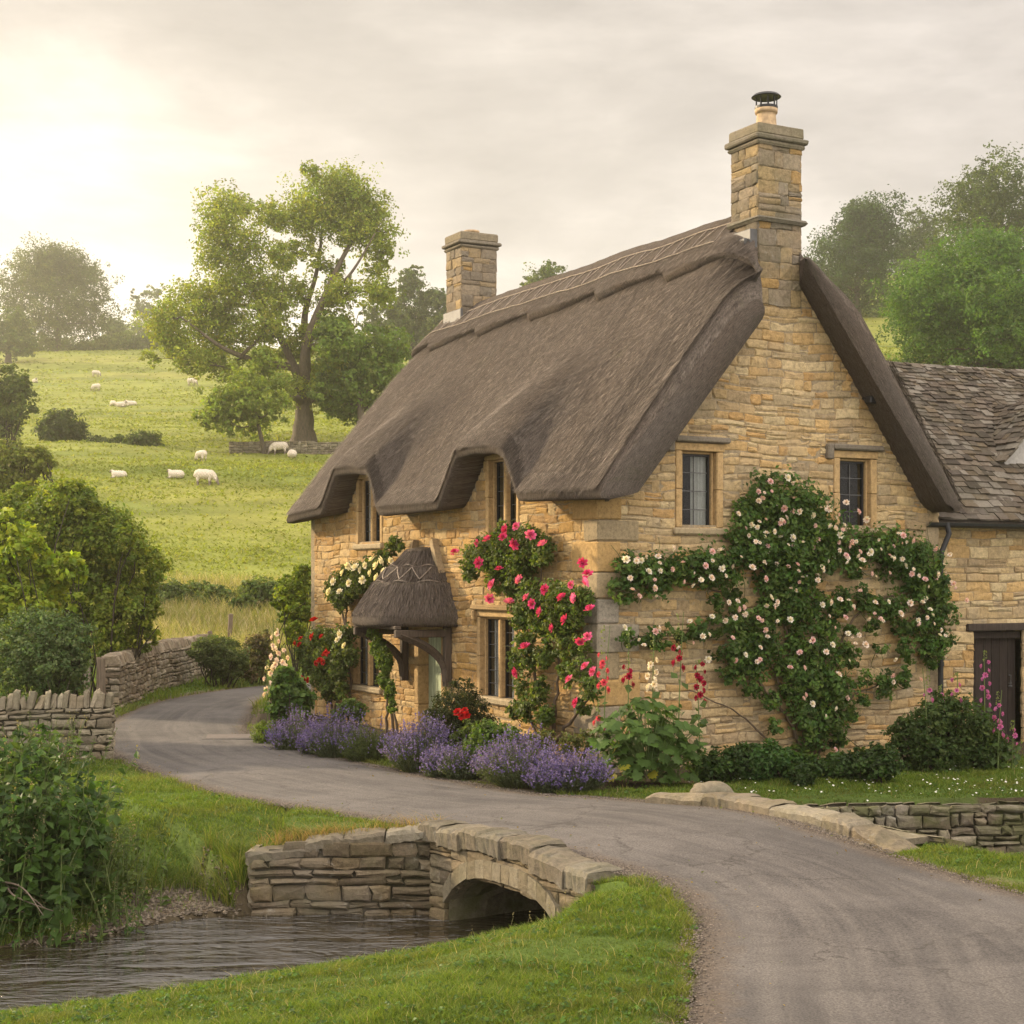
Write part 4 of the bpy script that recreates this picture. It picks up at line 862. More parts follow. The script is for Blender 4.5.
# dormer on the slate roof
dx0, dz0 = px_on(False, 1001, 464, .95); dx0 -= GW; dx1 = dx0+1.9; xm = (dx0+dx1)/2; zt_ = dz0+1.05
b = MB(); upd = unit(np.array([xm-dx0, 0, zt_-dz0])); Ld = math.hypot(xm-dx0, zt_-dz0); yb = 2.0
slates(b, (dx0, yb, dz0), (0, -1, 0), upd, yb-.50, Ld, rng, .15, .1); slates(b, (dx1, .50, dz0), (0, 1, 0), unit(np.array([xm-dx1, 0, zt_-dz0])), yb-.50, Ld, rng, .15, .1)
dm = b.build('dormer_roof', M_slate, ann)
b = MB(); b.box((dx0+.12, .68, dz0-.75), (dx0+.2, 2.0, dz0+.02), (.36, .34, .31)); b.box((dx1-.2, .68, dz0-.75), (dx1-.12, 2.0, dz0+.02), (.36, .34, .31)); b.box((dx0+.21, .70, dz0-.75), (dx1-.21, .78, dz0), (.36, .34, .31))
b.add([(dx0+.1, .70, dz0), (dx1-.1, .70, dz0), (xm, .70, zt_-.05)], np.array([[0, 1, 2]]), (.36, .34, .31)); b.build('dormer_wall', M_col, ann)
b = MB(); t = np.linspace(math.pi, 2*math.pi, 7); xs = np.array([-.25, 6.4]); G = np.stack([np.stack([np.full(7, x), -.32+.065*np.cos(t), 3.46+.065*np.sin(t)], -1) for x in xs]); b.grid(G); b.grid(G+np.array([0, 0, .008])); 
b.box((-.25, -.255, 3.43), (6.4, -.25, 3.47)); b.build('gutter', M_metal, ann)

# ------------------------------------------------------------------ foliage
def clumps(rng, blobs, ntips, nleaf, spread, shell=.55, up=.35, cols=((.06, .11, .02),), var=.22, lump=.25):
    """leaf centres, normals and colours: twig tips on the blobs, leaves gathered round each tip"""
    B = np.array(blobs, float); 
    if B.shape[1] == 4: B = np.concatenate([B, B[:, 3:4], B[:, 3:4]], 1)
    wgt = (B[:, 3]*B[:, 4]+B[:, 4]*B[:, 5]+B[:, 3]*B[:, 5]); wgt /= wgt.sum(); k = rng.choice(len(B), ntips, p=wgt)
    dr = unit(rng.normal(size=(ntips, 3))); r = (shell+(1-shell)*rng.random(ntips)**.6)*(1+rng.normal(0, lump*.4, ntips))
    T = B[k, :3]+dr*B[k, 3:6]*r[:, None]; cr = spread*B[k, 3:6].mean(1)*rng.uniform(.6, 1.4, ntips)
    cols = np.array(cols); w = rng.random((ntips, 1)); ci = cols[rng.integers(len(cols), size=ntips)]*(1-w*.5)+cols[rng.integers(len(cols), size=ntips)]*w*.5
    ci = ci*rng.uniform(1-var, 1+var, (ntips, 1))
    C = (T[:, None]+np.clip(rng.normal(size=(ntips, nleaf, 3)), -1.5, 1.5)*np.array([1, 1, .75])*cr[:, None, None]*.62).reshape(-1, 3)
    out = unit(C-B[np.repeat(k, nleaf), :3]); N = unit(out*.55+rng.normal(size=C.shape)*.6+np.array([0, 0, up]))
    cl = np.repeat(ci, nleaf, 0)*rng.uniform(.78, 1.25, (len(C), 1)); cl = cl*(1+rng.normal(0, .06, cl.shape))
    return C, N, np.clip(cl, .004, 1), T
def limb(mb, rng, A, Bp, r0, r1, bend=.15, n=9, col=(.10, .08, .055), sides=7):
    A = np.array(A, float); Bp = np.array(Bp, float); L = np.linalg.norm(Bp-A); t = np.linspace(0, 1, n)[:, None]
    b1 = rng.normal(0, bend, 3)*L; b2 = rng.normal(0, bend*.5, 3)*L
    P = A+(Bp-A)*t+b1*np.sin(np.pi*t)*.6+b2*np.sin(2*np.pi*t)*.6; mb.tube(P, np.linspace(r0, r1, n), sides, col); return P
OAK = [(.085, .125, .026), (.11, .15, .032), (.065, .10, .022), (.125, .155, .034)]
def tree(name, label, base, blobs, trunk_r, ntips, nleaf, lsize, cols=OAK, seed=1, spread=.30, group=None, limbs=None, shell=.45, bcol=(.09, .072, .05), twigs=2, w=.6, cat='tree', trunk_top=None):
    """tree: Empty at the foot > trunk (with limbs), crown. blobs are relative to the foot (metres)"""
    rng = rng_(seed); t = thing(name, base, label, cat, group); mb = MB(); B = np.array(blobs, float)
    if B.shape[1] == 4: B = np.concatenate([B, B[:, 3:4], B[:, 3:4]], 1)
    tt = np.array(trunk_top if trunk_top is not None else (B[:, 0].mean()*.5, B[:, 1].mean()*.5, B[:, 2].min()*.6+B[:, 2].mean()*.4)); n = 9
    P = np.array([0, 0, -.3])+(tt-np.array([0, 0, -.3]))*np.linspace(0, 1, n)[:, None]; P[1:-1, :2] += rng.normal(0, trunk_r*.04, (n-2, 2))
    rr = np.linspace(trunk_r, trunk_r*.55, n); rr[0] *= 1.45; rr[1] *= 1.2; rr[2] *= 1.06; mb.tube(P, rr, 10, bcol); nodes = [(p, r) for p, r in zip(P[3:], rr[3:])]
    for path, r0, r1 in (limbs or []):
        Q = catmull(path, 6); Q = Q+np.sin(np.linspace(0, 9, len(Q)))[:, None]*rng.normal(0, .06, 3); r = np.linspace(r0, r1, len(Q)); mb.tube(Q, r, 8, bcol); nodes += list(zip(Q[3:], r[3:]))
    for b in B[np.argsort(B[:, 2])]:
        dd = [np.linalg.norm(b[:3]-p)+max(0, p[2]-b[2])*1.5 for p, _ in nodes]; p, r = nodes[int(np.argmin(dd))]
        r0 = min(r*.8, max(.02, trunk_r*.35)); Q = limb(mb, rng, p, b[:3], r0, r0*.4, .12, 8, bcol, 6); nodes += [(q, r0*.6) for q in Q[3:]]
        for _ in range(twigs): limb(mb, rng, Q[rng.integers(3, 8)], b[:3]+unit(rng.normal(size=3))*b[3:6]*.85, r0*.4, r0*.1, .12, 6, bcol, 4)
    mb.build('trunk', M_bark, t, smooth=True)
    C, N, cl, T = clumps(rng, B, ntips, nleaf, spread, shell, .35, cols, .32, .6); cb = MB(); cb.leaves(rng, C, N, lsize, w, cl); cb.build('crown', M_leaf, t)
    return t
def auto_blobs(rng, n, R, H, z0, k=.34, top=1.0):
    """an uneven crown: blobs spread over an egg of radius R from height z0 to H"""
    out = []
    for i in range(n):
        d_ = unit(rng.normal(size=3)); q = rng.uniform(.45, .82); zc = (z0+H)/2; rr = R*k*rng.uniform(.7, 1.3)
        z = zc+d_[2]*q*(H-z0)/2*.95; sh = 1-.35*max(0, d_[2])*top; out.append((d_[0]*q*R*sh, d_[1]*q*R*sh, z, rr, rr, rr*.8))
    out.append((0, 0, (z0+H)/2, R*.5, R*.5, (H-z0)*.3)); return out
def px_blobs(L, D, base, jit, rng, sq=1.0):
    """(u,v,r) picture marks -> blobs in metres about the foot, at distance D with depth scatter"""
    k = D/FPX; out = []
    for u, v, r in L:
        out.append(((u-512)*k-base[0], rng.normal(0, jit)+D-base[1], EYE-(v-580)*k-base[2], r*k, r*k*1.15, r*k*sq))
    return out
def foot(u, D): x = (u-512)/FPX*D; return np.array([x, D, float(gz(x, D))])

# the great tree
rng = rng_(71); D = 98; f0 = foot(304, D); k = D/FPX
BIG = [(320, 205, 26), (350, 210, 26), (376, 232, 18), (345, 188, 18), (298, 212, 18), (372, 208, 14), (384, 246, 9), (232, 225, 20), (222, 252, 19), (247, 250, 21), (262, 208, 13), (241, 206, 9), (240, 286, 22), (213, 300, 23), (189, 300, 20), (176, 326, 18), (200, 338, 21), (180, 350, 13), (228, 330, 20),
       (268, 288, 19), (272, 330, 17), (262, 356, 15), (347, 302, 13), (366, 286, 12), (374, 262, 12), (345, 345, 15), (275, 248, 13), (312, 180, 9), (290, 268, 10), (298, 292, 13), (285, 312, 12), (318, 262, 9), (335, 268, 11), (322, 318, 12), (345, 325, 10), (300, 335, 11), (252, 372, 12), (300, 240, 12), (352, 232, 14), (288, 345, 12), (160, 362, 8), (278, 222, 11), (328, 345, 13), (232, 372, 12), (270, 385, 12), (330, 300, 11), (310, 360, 12), (340, 368, 12), (212, 362, 11), (256, 330, 14), (300, 388, 12), (322, 395, 12), (284, 402, 12), (332, 378, 12), (200, 365, 14), (345, 395, 12), (385, 300, 12), (168, 335, 12), (232, 400, 10)]
def lp(*q): return [((u-512)*k-f0[0], dy, EYE-(v-580)*k-f0[2]) for u, v, dy in q]
limbs = [(lp((303, 395, 0), (290, 360, 1), (262, 305, 1), (237, 262, 0), (225, 232, -1)), .46, .08), (lp((305, 390, 0), (308, 350, -1), (326, 300, -1), (347, 250, 0), (372, 208, 1)), .5, .08), (lp((306, 372, 0), (302, 320, 1), (312, 270, 2), (318, 205, 2)), .42, .07),
         (lp((326, 300, -1), (352, 283, -2), (378, 240, -2)), .22, .05), (lp((292, 365, 1), (262, 362, 0), (228, 352, -2), (190, 325, -3)), .40, .06), (lp((299, 385, 0), (272, 376, 2), (250, 362, 3)), .28, .06), (lp((272, 322, 1), (245, 300, 2), (205, 300, 2)), .26, .05), (lp((312, 340, -1), (335, 330, 2), (352, 318, 3)), .22, .05)]
BRT = [(.20, .25, .034), (.24, .28, .04), (.15, .20, .03), (.28, .30, .04)]
tree('ash_tree', 'great spreading tree on the hillside with open crown and bare forked limbs', f0, px_blobs([(u, v, r*1.28) for u, v, r in BIG], D, f0, 2.2, rng), .80, 4600, 19, .20, BRT, 72, .27, limbs=[(q, a*.72, b*.8) for q, a, b in limbs], shell=.35, bcol=(.10, .078, .052), twigs=3, trunk_top=lp((304, 392, 0))[0])
rng = rng_(73); D = 91; f0 = foot(266, D)
tree('hawthorn_tree', 'small round-crowned tree on a crooked stem in front of the great spreading tree', f0, px_blobs([(245, 395, 22), (268, 385, 22), (225, 405, 18), (212, 415, 14), (250, 418, 18), (280, 408, 14), (262, 360, 14), (235, 425, 12)], D, f0, 1.0, rng), .16, 330, 26, .26, [(.17, .22, .036), (.20, .25, .042)], 74, .28, twigs=2)
D = 95; f0 = foot(362, D)
tree('hawthorn_tree', 'broad low tree right of the great tree, half hidden by the thatched roof', f0, px_blobs([(345, 345, 22), (372, 350, 24), (395, 345, 18), (350, 380, 24), (330, 370, 18), (385, 378, 22), (335, 400, 18), (365, 405, 22), (404, 365, 12), (330, 330, 14), (318, 395, 12)], D, f0, 1.5, rng_(75), 1), .3, 460, 26, .28, [(.13, .19, .035), (.16, .22, .04), (.10, .155, .03)], 76, .28)
# hazy trees on the skyline
def skytree(name, label, u, vtop, vbase, D, halfw, seed, cols=OAK, n=16, ntips=420, nleaf=20, ls=.42, group=None, kk=.32, trunk=.5, zfrac=.22):
    f0 = foot(u, D); k = D/FPX; H = EYE-(vtop-580)*k-f0[2]; R = halfw*k*1.16; rng = rng_(seed)
    return tree(name, label, f0, auto_blobs(rng, int(n*1.5), R, H*1.04, H*zfrac*.5-.12*H, kk), trunk, int(ntips*1.9), nleaf, ls*.9, cols, seed+500, .24, group, shell=.5, twigs=1)
SG = 'hazy trees along the skyline'
skytree('oak_tree', 'large rounded hazy tree on the skyline at the far left', 58, 238, 355, 245, 62, 81, n=24, ntips=1000, group=SG, cols=[(.07, .095, .02), (.09, .11, .024)])
skytree('oak_tree', 'faint misty round tree right behind the large hazy skyline tree', 145, 278, 350, 330, 28, 82, ntips=260, ls=.6, group=SG)
skytree('oak_tree', 'pale hazy tree low at the left picture edge under the large skyline tree', 8, 300, 360, 215, 30, 83, ntips=300, group=SG)
skytree('oak_tree', 'smaller misty tree left of the faint round skyline tree', 112, 312, 352, 300, 18, 84, ntips=200, ls=.5, group=SG)
for i, (u, vt, D, hw, lb) in enumerate([(385, 275, 185, 22, 'hazy wood-edge tree just right of the great tree crown'), (412, 260, 190, 26, 'tallest hazy wood-edge tree between the great tree and the far chimney'), (436, 268, 188, 20, 'hazy wood-edge tree touching the far chimney')]):
    skytree('beech_tree', lb, u, vt, 330, D, hw, 85+i, ntips=320, ls=.4, group=SG)
skytree('beech_tree', 'tree top peeping over the thatched ridge right of the far chimney', 546, 243, 330, 170, 34, 90, n=16, ntips=380, ls=.34)
skytree('beech_tree', 'dense dark round tree on the hilltop just right of the near chimney', 857, 190, 305, 185, 54, 91, n=22, ntips=900, nleaf=22, ls=.36, cols=[(.042, .078, .018), (.058, .095, .021), (.03, .058, .014)], kk=.33, zfrac=.02)
skytree('beech_tree', 'pale grey-green tree between the dark hilltop tree and the tall open tree', 920, 205, 300, 215, 30, 92, n=12, ntips=330, ls=.36, cols=[(.07, .098, .028), (.055, .08, .022)])
skytree('ash_tree', 'tall open-crowned tree on the skyline at the top right', 985, 146, 300, 150, 74, 93, cols=[(.06, .09, .02), (.08, .11, .024), (.045, .07, .016)], n=20, ntips=640, ls=.34, kk=.30, trunk=.7, zfrac=.5)
skytree('lime_tree', 'bright green full tree behind the slate roof at the right edge', 982, 222, 380, 104, 108, 94, n=40, ntips=1700, nleaf=26, ls=.25, cols=[(.075, .15, .022), (.10, .18, .028), (.055, .115, .018)], kk=.26, zfrac=-.35)
SKH = [(10, 348, 16), (40, 346, 15), (72, 347, 14), (100, 345, 13), (128, 343, 14), (155, 344, 14), (180, 347, 11)]
def sky_hedge():
    lb = ['skyline hedge bush at the left edge under the pale tree', 'skyline hedge bush below the left side of the large hazy tree', 'skyline hedge bush below the trunk of the large hazy tree', 'skyline hedge bush just right of the large hazy tree', 'skyline hedge bush under the faint round tree', 'skyline hedge bush nearest the great tree on its left', 'small skyline hedge bush touching the great tree crown']
    for i, (u, v, r) in enumerate(SKH): shrub('hedge_bush', lb[i], wb([(u, v, r), (u+r*.8, v+3, r*.8), (u-r*.8, v+2, r*.8)], 258, 1.5, .75, i), 130, 20, .5, OAK, 160+i, .33, group='hedge bushes along the skyline', stem=.12)
# left middle distance
def shrub(name, label, blobs, ntips, nleaf, ls, cols, seed, spread=.3, group=None, cat='shrub', stem=.03, shell=.5, w=.6, base=None, up=.35, var=.22, lump=.25):
    """low plant: Empty > stems, foliage; blobs in world metres"""
    rng = rng_(seed); B = np.array(blobs, float)
    if B.shape[1] == 4: B = np.concatenate([B, B[:, 3:4], B[:, 3:4]], 1)
    if base is None: c = B[:, :2].mean(0); base = (c[0], c[1], float(gz(*c)))
    base = np.array(base, float); B[:, :3] -= base; t = thing(name, base, label, cat, group); mb = MB()
    for b in B:
        for _ in range(3): limb(mb, rng, (b[0]*.5+rng.normal(0, .08), b[1]*.5+rng.normal(0, .08), -.08), b[:3]+rng.normal(size=3)*b[3:6]*.4, stem*.7, stem*.2, .12, 6, (.035, .028, .018), 5)
    mb.build('stems', M_bark, t, smooth=True)
    C, N, cl, T = clumps(rng, B, ntips, nleaf, spread, shell, up, cols, var, lump); ok = C[:, 2] > -.15; cb = MB(); cb.leaves(rng, C[ok], N[ok], ls, w, cl[ok]); cb.build('foliage', M_leaf, t)
    return t
def wb(L, D, jit=0.0, sq=1.0, seed=0):
    r = rng_(seed); k = D/FPX; return [((u-512)*k, D+r.normal(0, jit), EYE-(v-580)*k, q*k, q*k, q*k*sq) for u, v, q in L]
sky_hedge()
shrub('hawthorn_bush', 'round dark bush standing alone in the field at left', wb([(62, 424, 17), (50, 432, 13), (74, 432, 13), (62, 440, 18)], 100, .6), 190, 26, .26, [(.06, .085, .022), (.05, .07, .02)], 101, .3)
shrub('elder_tree', 'pale hazy tree in the field at the left edge above the dark garden shrub', wb([(5, 385, 22), (15, 405, 20), (-15, 400, 25), (0, 430, 22), (24, 390, 12), (-25, 440, 25)], 85, 1), 300, 26, .24, [(.09, .12, .025), (.07, .10, .022)], 102, .3, cat='tree', stem=.12)
shrub('elder_tree', 'olive green tree behind the big garden shrub at the left edge', wb([(20, 470, 20), (40, 462, 14), (-5, 475, 25), (5, 455, 16), (52, 468, 8), (15, 490, 20), (-20, 500, 30)], 52, .8), 330, 28, .15, [(.17, .19, .035), (.13, .15, .03)], 103, .3, cat='tree', stem=.1)
for i, (u, v, w_, D) in enumerate([(98, 446, 13, 98), (120, 444, 13, 97), (143, 441, 15, 96)]):
    shrub('bramble_bush', ['low grassy bramble clump beside the lone field bush', 'low bramble clump in the middle of the field bank', 'tallest bramble clump at the right end of the field bank'][i], wb([(u, v, w_), (u+8, v+3, w_*.8), (u-8, v+3, w_*.7)], D, .5, .6), 90, 24, .24, [(.085, .115, .03), (.065, .09, .025)], 105+i, .35)
# field-edge hedge (each bush its own)
HB = [(170, 596, 18, 51), (195, 594, 15, 51.5), (215, 598, 15, 51), (240, 598, 15, 51), (262, 592, 18, 51), (285, 596, 16, 51), (150, 602, 16, 50), (305, 594, 16, 51)]
for i, (u, v, r, D) in enumerate(HB):
    shrub('hedge_bush', ['hedge bush in the field-edge row nearest the big garden shrub', 'second hedge bush along the field edge, rather grey green', 'low hedge bush midway along the field edge', 'hedge bush behind the leaning field post', 'taller dark hedge bush near the right end of the field-edge row', 'hedge bush beside the yellow-green shrub at the cottage corner', 'hedge bush half hidden behind the big garden shrub', 'hedge bush directly behind the far cottage corner'][i],
          wb([(u, v, r), (u+r*.6, v+6, r*.7), (u-r*.6, v+5, r*.7)], D, .5, .8, i), 150, 26, .15, [(.10, .14, .036), (.125, .165, .05), (.08, .115, .03)], 110+i, .33, group='bushes in the field-edge hedge')
# garden shrubs on the left
shrub('garden_shrub', 'large dark green arching garden shrub behind the roadside wall', wb([(60, 525, 42), (105, 540, 36), (130, 570, 30), (100, 590, 38), (125, 615, 30), (60, 580, 45), (20, 530, 38), (10, 505, 24), (148, 610, 16), (140, 545, 16), (75, 500, 20), (-30, 540, 45), (40, 610, 40), (145, 636, 14), (118, 645, 16), (92, 512, 14)], 33.5, .7), 1900, 30, .105, [(.15, .195, .024), (.20, .235, .03), (.10, .15, .022)], 121, .26, stem=.05, shell=.6)
shrub('lilac_shrub', 'bright yellow-green leafy shrub at the left edge overhanging the clipped bush', wb([(15, 555, 28), (0, 590, 30), (40, 575, 22), (70, 570, 16), (20, 610, 30), (5, 640, 30), (-25, 600, 40), (60, 640, 18), (80, 600, 9), (35, 545, 14), (10, 525, 14), (45, 610, 14)], 25.5, .45), 620, 24, .125, [(.24, .30, .03), (.30, .35, .035), (.16, .23, .026)], 122, .30, stem=.03, w=.62, shell=.55)
shrub('box_bush', 'dense rounded grey-green clipped bush just behind the low roadside wall', wb([(45, 650, 38), (65, 640, 28), (25, 645, 36), (60, 670, 28), (75, 660, 17), (20, 675, 34), (50, 680, 24)], 24.3, .3), 900, 26, .058, [(.10, .155, .05), (.14, .19, .075), (.07, .115, .036)], 123, .16, shell=.72)
shrub('clipped_hedge', 'rounded clipped hedge at the far end of the brown roadside wall', wb([(212, 652, 17), (228, 656, 18), (222, 665, 18), (200, 652, 12), (238, 664, 12)], 37.5, .4, .95), 420, 24, .07, [(.085, .115, .036), (.105, .135, .045)], 124, .22, shell=.65)
shrub('verge_bush', 'scruffy pinkish-brown wild bush between the clipped hedge and the cottage', wb([(256, 650, 13), (250, 668, 13), (268, 660, 12), (262, 640, 10)], 38.5, .4), 200, 20, .08, [(.12, .115, .05), (.18, .13, .08), (.09, .10, .03)], 125, .3)
shrub('yellow_shrub', 'tall yellow-green shrub against the far corner of the cottage', wb([(292, 590, 16), (300, 610, 14), (288, 615, 12), (303, 575, 10), (297, 632, 12), (282, 600, 10)], 34.5, .3), 300, 24, .09, [(.16, .22, .025), (.22, .27, .03), (.12, .17, .022)], 126, .28)

# ------------------------------------------------------------------ roses and cottage-border plants
def rosette(rng, r, col, layers=4, tint=None):
    """double bloom: cupped petals in rings, tighter and more upright towards the heart"""
    b = MB(); col = np.array(col); tint = np.array(tint if tint is not None else col)
    for L in range(layers):
        n = 7-L; a0 = rng.uniform(0, 6); tl = .34+.36*L; R = r*(1-.20*L); rr = R*math.cos(tl); hh = R*math.sin(tl)+r*.10*L
        for i in range(n):
            a = a0+i*6.283/n+rng.normal(0, .1); d = np.array([math.cos(a), math.sin(a), 0]); s_ = np.array([-math.sin(a), math.cos(a), 0]); up = np.array([0, 0, 1.]); w = R*2.5/n
            p = [d*rr*.12+up*.08*r*L, d*rr*.55+s_*w*.8+up*hh*.75, d*rr*.9+s_*w*.55+up*(hh+.05*r), d*rr+up*(hh-.03*r), d*rr*.9-s_*w*.55+up*(hh+.05*r), d*rr*.55-s_*w*.8+up*hh*.75]
            c = (col*(1-L/layers)+tint*L/layers)*rng.uniform(.82, 1.12); b.add(np.array(p)+rng.normal(0, r*.035, (6, 3)), np.array([[0, 1, 2, 3], [0, 3, 4, 5]]), c)
    q = unit(rng.normal(size=(9, 3)))*r*.3+np.array([0, 0, r*.55]); b.add(q, np.array([[0, 1, 2], [3, 4, 5], [6, 7, 8], [1, 4, 7], [2, 5, 8], [0, 3, 6]]), tint*.8); return b
def rose_mesh(name, seed, r, col, tint): return rosette(rng_(seed), r, col, 4, tint).mesh(name, M_petal)
ROSE = {}
for i in range(3):
    ROSE['blush', i] = rose_mesh('blossom', 200+i, .056, [(.84, .74, .68), (.86, .80, .73), (.82, .58, .58)][i], [(.82, .60, .56), (.84, .72, .62), (.76, .40, .44)][i])
    ROSE['white', i] = rose_mesh('blossom', 210+i, .070, (.82, .76, .66), (.80, .68, .50)); ROSE['pink', i] = rose_mesh('blossom', 220+i, .072, [(.68, .07, .25), (.74, .15, .33), (.60, .045, .17)][i], (.56, .04, .16)); ROSE['red', i] = rose_mesh('blossom', 230+i, .066, (.42, .012, .014), (.30, .006, .008))
def on_wall(front, L, off, rscale=1.0, flat=.55):
    """(u,v,r) marks -> cottage-local blobs hugging a wall"""
    out = []
    for u, v, r in L:
        a, z = px_on(front, u, v, -off); k = (P0[1]+(CA*a if front else SA*a))/FPX; R = r*k*rscale
        if front: R *= 1.25
        out.append(((-off, a, z) if front else (a, -off, z))+((R*flat, R, R) if front else (R, R*flat, R)))
    return out
def to_w(p): x, y = to_world(p[0], p[1]); return np.array([x, y, p[2]])
def climber(name, label, front, blobs, stems, blossoms, ntips, nleaf, ls, cols, seed, off=.20, spread=.3, group=None, cat='rose', kind='blush', base_off=.25, lum=.3, extra=0):
    rng = rng_(seed); B = np.array(on_wall(front, blobs, off)); mlen = [[px_on(front, u, v, -off*.55) for u, v in s_] for s_ in stems]
    a0 = mlen[0][0][0]; bl = (-base_off, a0, 0) if front else (a0, -base_off, 0); bw = to_w(bl); bw[2] = float(gz(bw[0], bw[1])); t = thing(name, bw, label, cat, group, rz=GRP); o3 = np.array([bl[0], bl[1], bw[2]])
    mb = MB(); 
    for i, s_ in enumerate(mlen):
        P = np.array([((-off*.5, a, z) if front else (a, -off*.5, z)) for a, z in s_]); P[0, 2] = max(P[0, 2], -.02) if i else -.02
        Q = catmull(P, 6); Q += rng.normal(0, .012, Q.shape); mb.tube(Q-o3, np.linspace(.030 if i < 3 else .02, .008, len(Q)), 6, (.12, .085, .055))
    for b in B:
        for _ in range(2): limb(mb, rng, b[:3]-o3+rng.normal(size=3)*b[3:]*.3, b[:3]-o3+rng.normal(size=3)*b[3:]*.8, .009, .003, .2, 6, (.10, .11, .04), 4)
    mb.build('stems', M_bark, t, smooth=True)
    C, N, cl, T = clumps(rng, B, ntips, nleaf, spread, .35, .25, cols, .36, lum); C[:, 0 if front else 1] = np.minimum(C[:, 0 if front else 1], -.05); N[:, 0 if front else 1] -= .5
    cb = MB(); cb.leaves(rng, C-o3, N, ls, .62, cl); cb.build('foliage', M_leaf, t)
    out = np.array([-1., 0, 0]) if front else np.array([0, -1., 0])
    for j, bb_ in enumerate(blossoms):
        u, v = bb_[:2]; o = off+rng.uniform(.16, .30); a, z = px_on(front, u, v, -o); p = np.array((-o, a, z) if front else (a, -o, z))-o3; kd = bb_[2] if len(bb_) > 2 else kind
        ob = link('blossom', ROSE[kd, rng.integers(3)], t); ob.location = p; dv = Vector(unit(out*.8+rng.normal(size=3)*.45+np.array([0, 0, .35]))); ob.rotation_euler = dv.to_track_quat('Z', 'Y').to_euler(); s = rng.uniform(.95, 1.45)*(1 if kd != 'blush' else .80); ob.scale = (s, s, s)
    if extra:
        xb = MB(); k = rng.choice(len(B), extra, p=(B[:, 3]**.5*np.clip(B[:, 2]-.6, .2, 3))/(B[:, 3]**.5*np.clip(B[:, 2]-.6, .2, 3)).sum())
        for q in k:
            b = B[q]; v = b[:3]+rng.uniform(-1, 1, 3)*b[3:6]*.95; v[0 if front else 1] = -off-rng.uniform(.14, .30); hv = Vector(unit(out*.8+rng.normal(size=3)*.5+np.array([0, 0, .3]))).to_track_quat('Z', 'Y').to_matrix()
            r_ = rosette(rng, .045*rng.uniform(.6, 1.1), [(.84, .74, .68), (.86, .80, .73), (.82, .56, .56)][rng.integers(3)], 3, (.82, .62, .56)); Vv = np.concatenate(r_.V)@np.array(hv).T+v-o3
            xb.add(Vv, [np.concatenate(f) for f in r_.F.values()], np.concatenate(r_.C))
        xo = xb.build('small_blossoms', M_petal, t); xo['kind'] = 'stuff'
    return t
RG = [(.06, .115, .024), (.085, .15, .032), (.045, .09, .02), (.115, .175, .038)]
GB = [(622, 590, 13), (635, 572, 17), (655, 575, 19), (680, 572, 17), (705, 568, 19), (728, 570, 17), (745, 545, 20), (748, 515, 16), (765, 502, 20), (790, 508, 26), (812, 528, 26), (838, 545, 18), (868, 546, 17), (895, 552, 20), (922, 562, 20), (938, 585, 14), (943, 612, 14), (943, 640, 13), (765, 545, 24), (793, 552, 28), (820, 560, 14), (780, 590, 20), (792, 610, 18), (765, 615, 14),
      (628, 636, 9), (650, 640, 11), (675, 636, 11), (700, 630, 11), (722, 622, 12), (735, 648, 16), (752, 660, 16), (735, 672, 12), (742, 625, 12), (842, 608, 12), (868, 604, 12), (895, 606, 14), (915, 590, 13), (925, 625, 13), (930, 655, 11), (905, 628, 9), (800, 645, 16), (820, 655, 16), (845, 648, 11), (812, 680, 20), (836, 688, 18), (790, 690, 12), (806, 715, 15), (832, 718, 16), (815, 742, 15), (838, 738, 9), (866, 680, 9), (885, 684, 11), (904, 678, 8), (850, 660, 9), (752, 690, 8), (860, 575, 8), (850, 632, 7), (735, 600, 9), (770, 640, 14), (785, 665, 14), (755, 640, 11), (815, 622, 12), (832, 630, 11), (775, 575, 15), (870, 625, 8), (880, 652, 7), (845, 600, 9), (735, 590, 9), (715, 602, 7), (862, 700, 7), (770, 700, 9), (820, 600, 10), (800, 580, 14), (855, 560, 10), (775, 725, 8), (850, 715, 8), (905, 650, 9)]
GS = [[(806, 772), (790, 720), (765, 690), (745, 665), (735, 640)], [(808, 772), (800, 700), (790, 640), (775, 590), (765, 545), (770, 510)], [(812, 772), (826, 700), (842, 640), (870, 605), (915, 590)], [(804, 772), (775, 745), (740, 715), (690, 690)], [(800, 730), (770, 660), (745, 610), (715, 590), (650, 580)], [(790, 640), (812, 590), (825, 545)], [(815, 760), (850, 700), (890, 680)], [(770, 700), (752, 660), (742, 632), (690, 634), (630, 638)], [(915, 590), (935, 640), (932, 660)], [(812, 550), (870, 545), (930, 570), (942, 620)]]
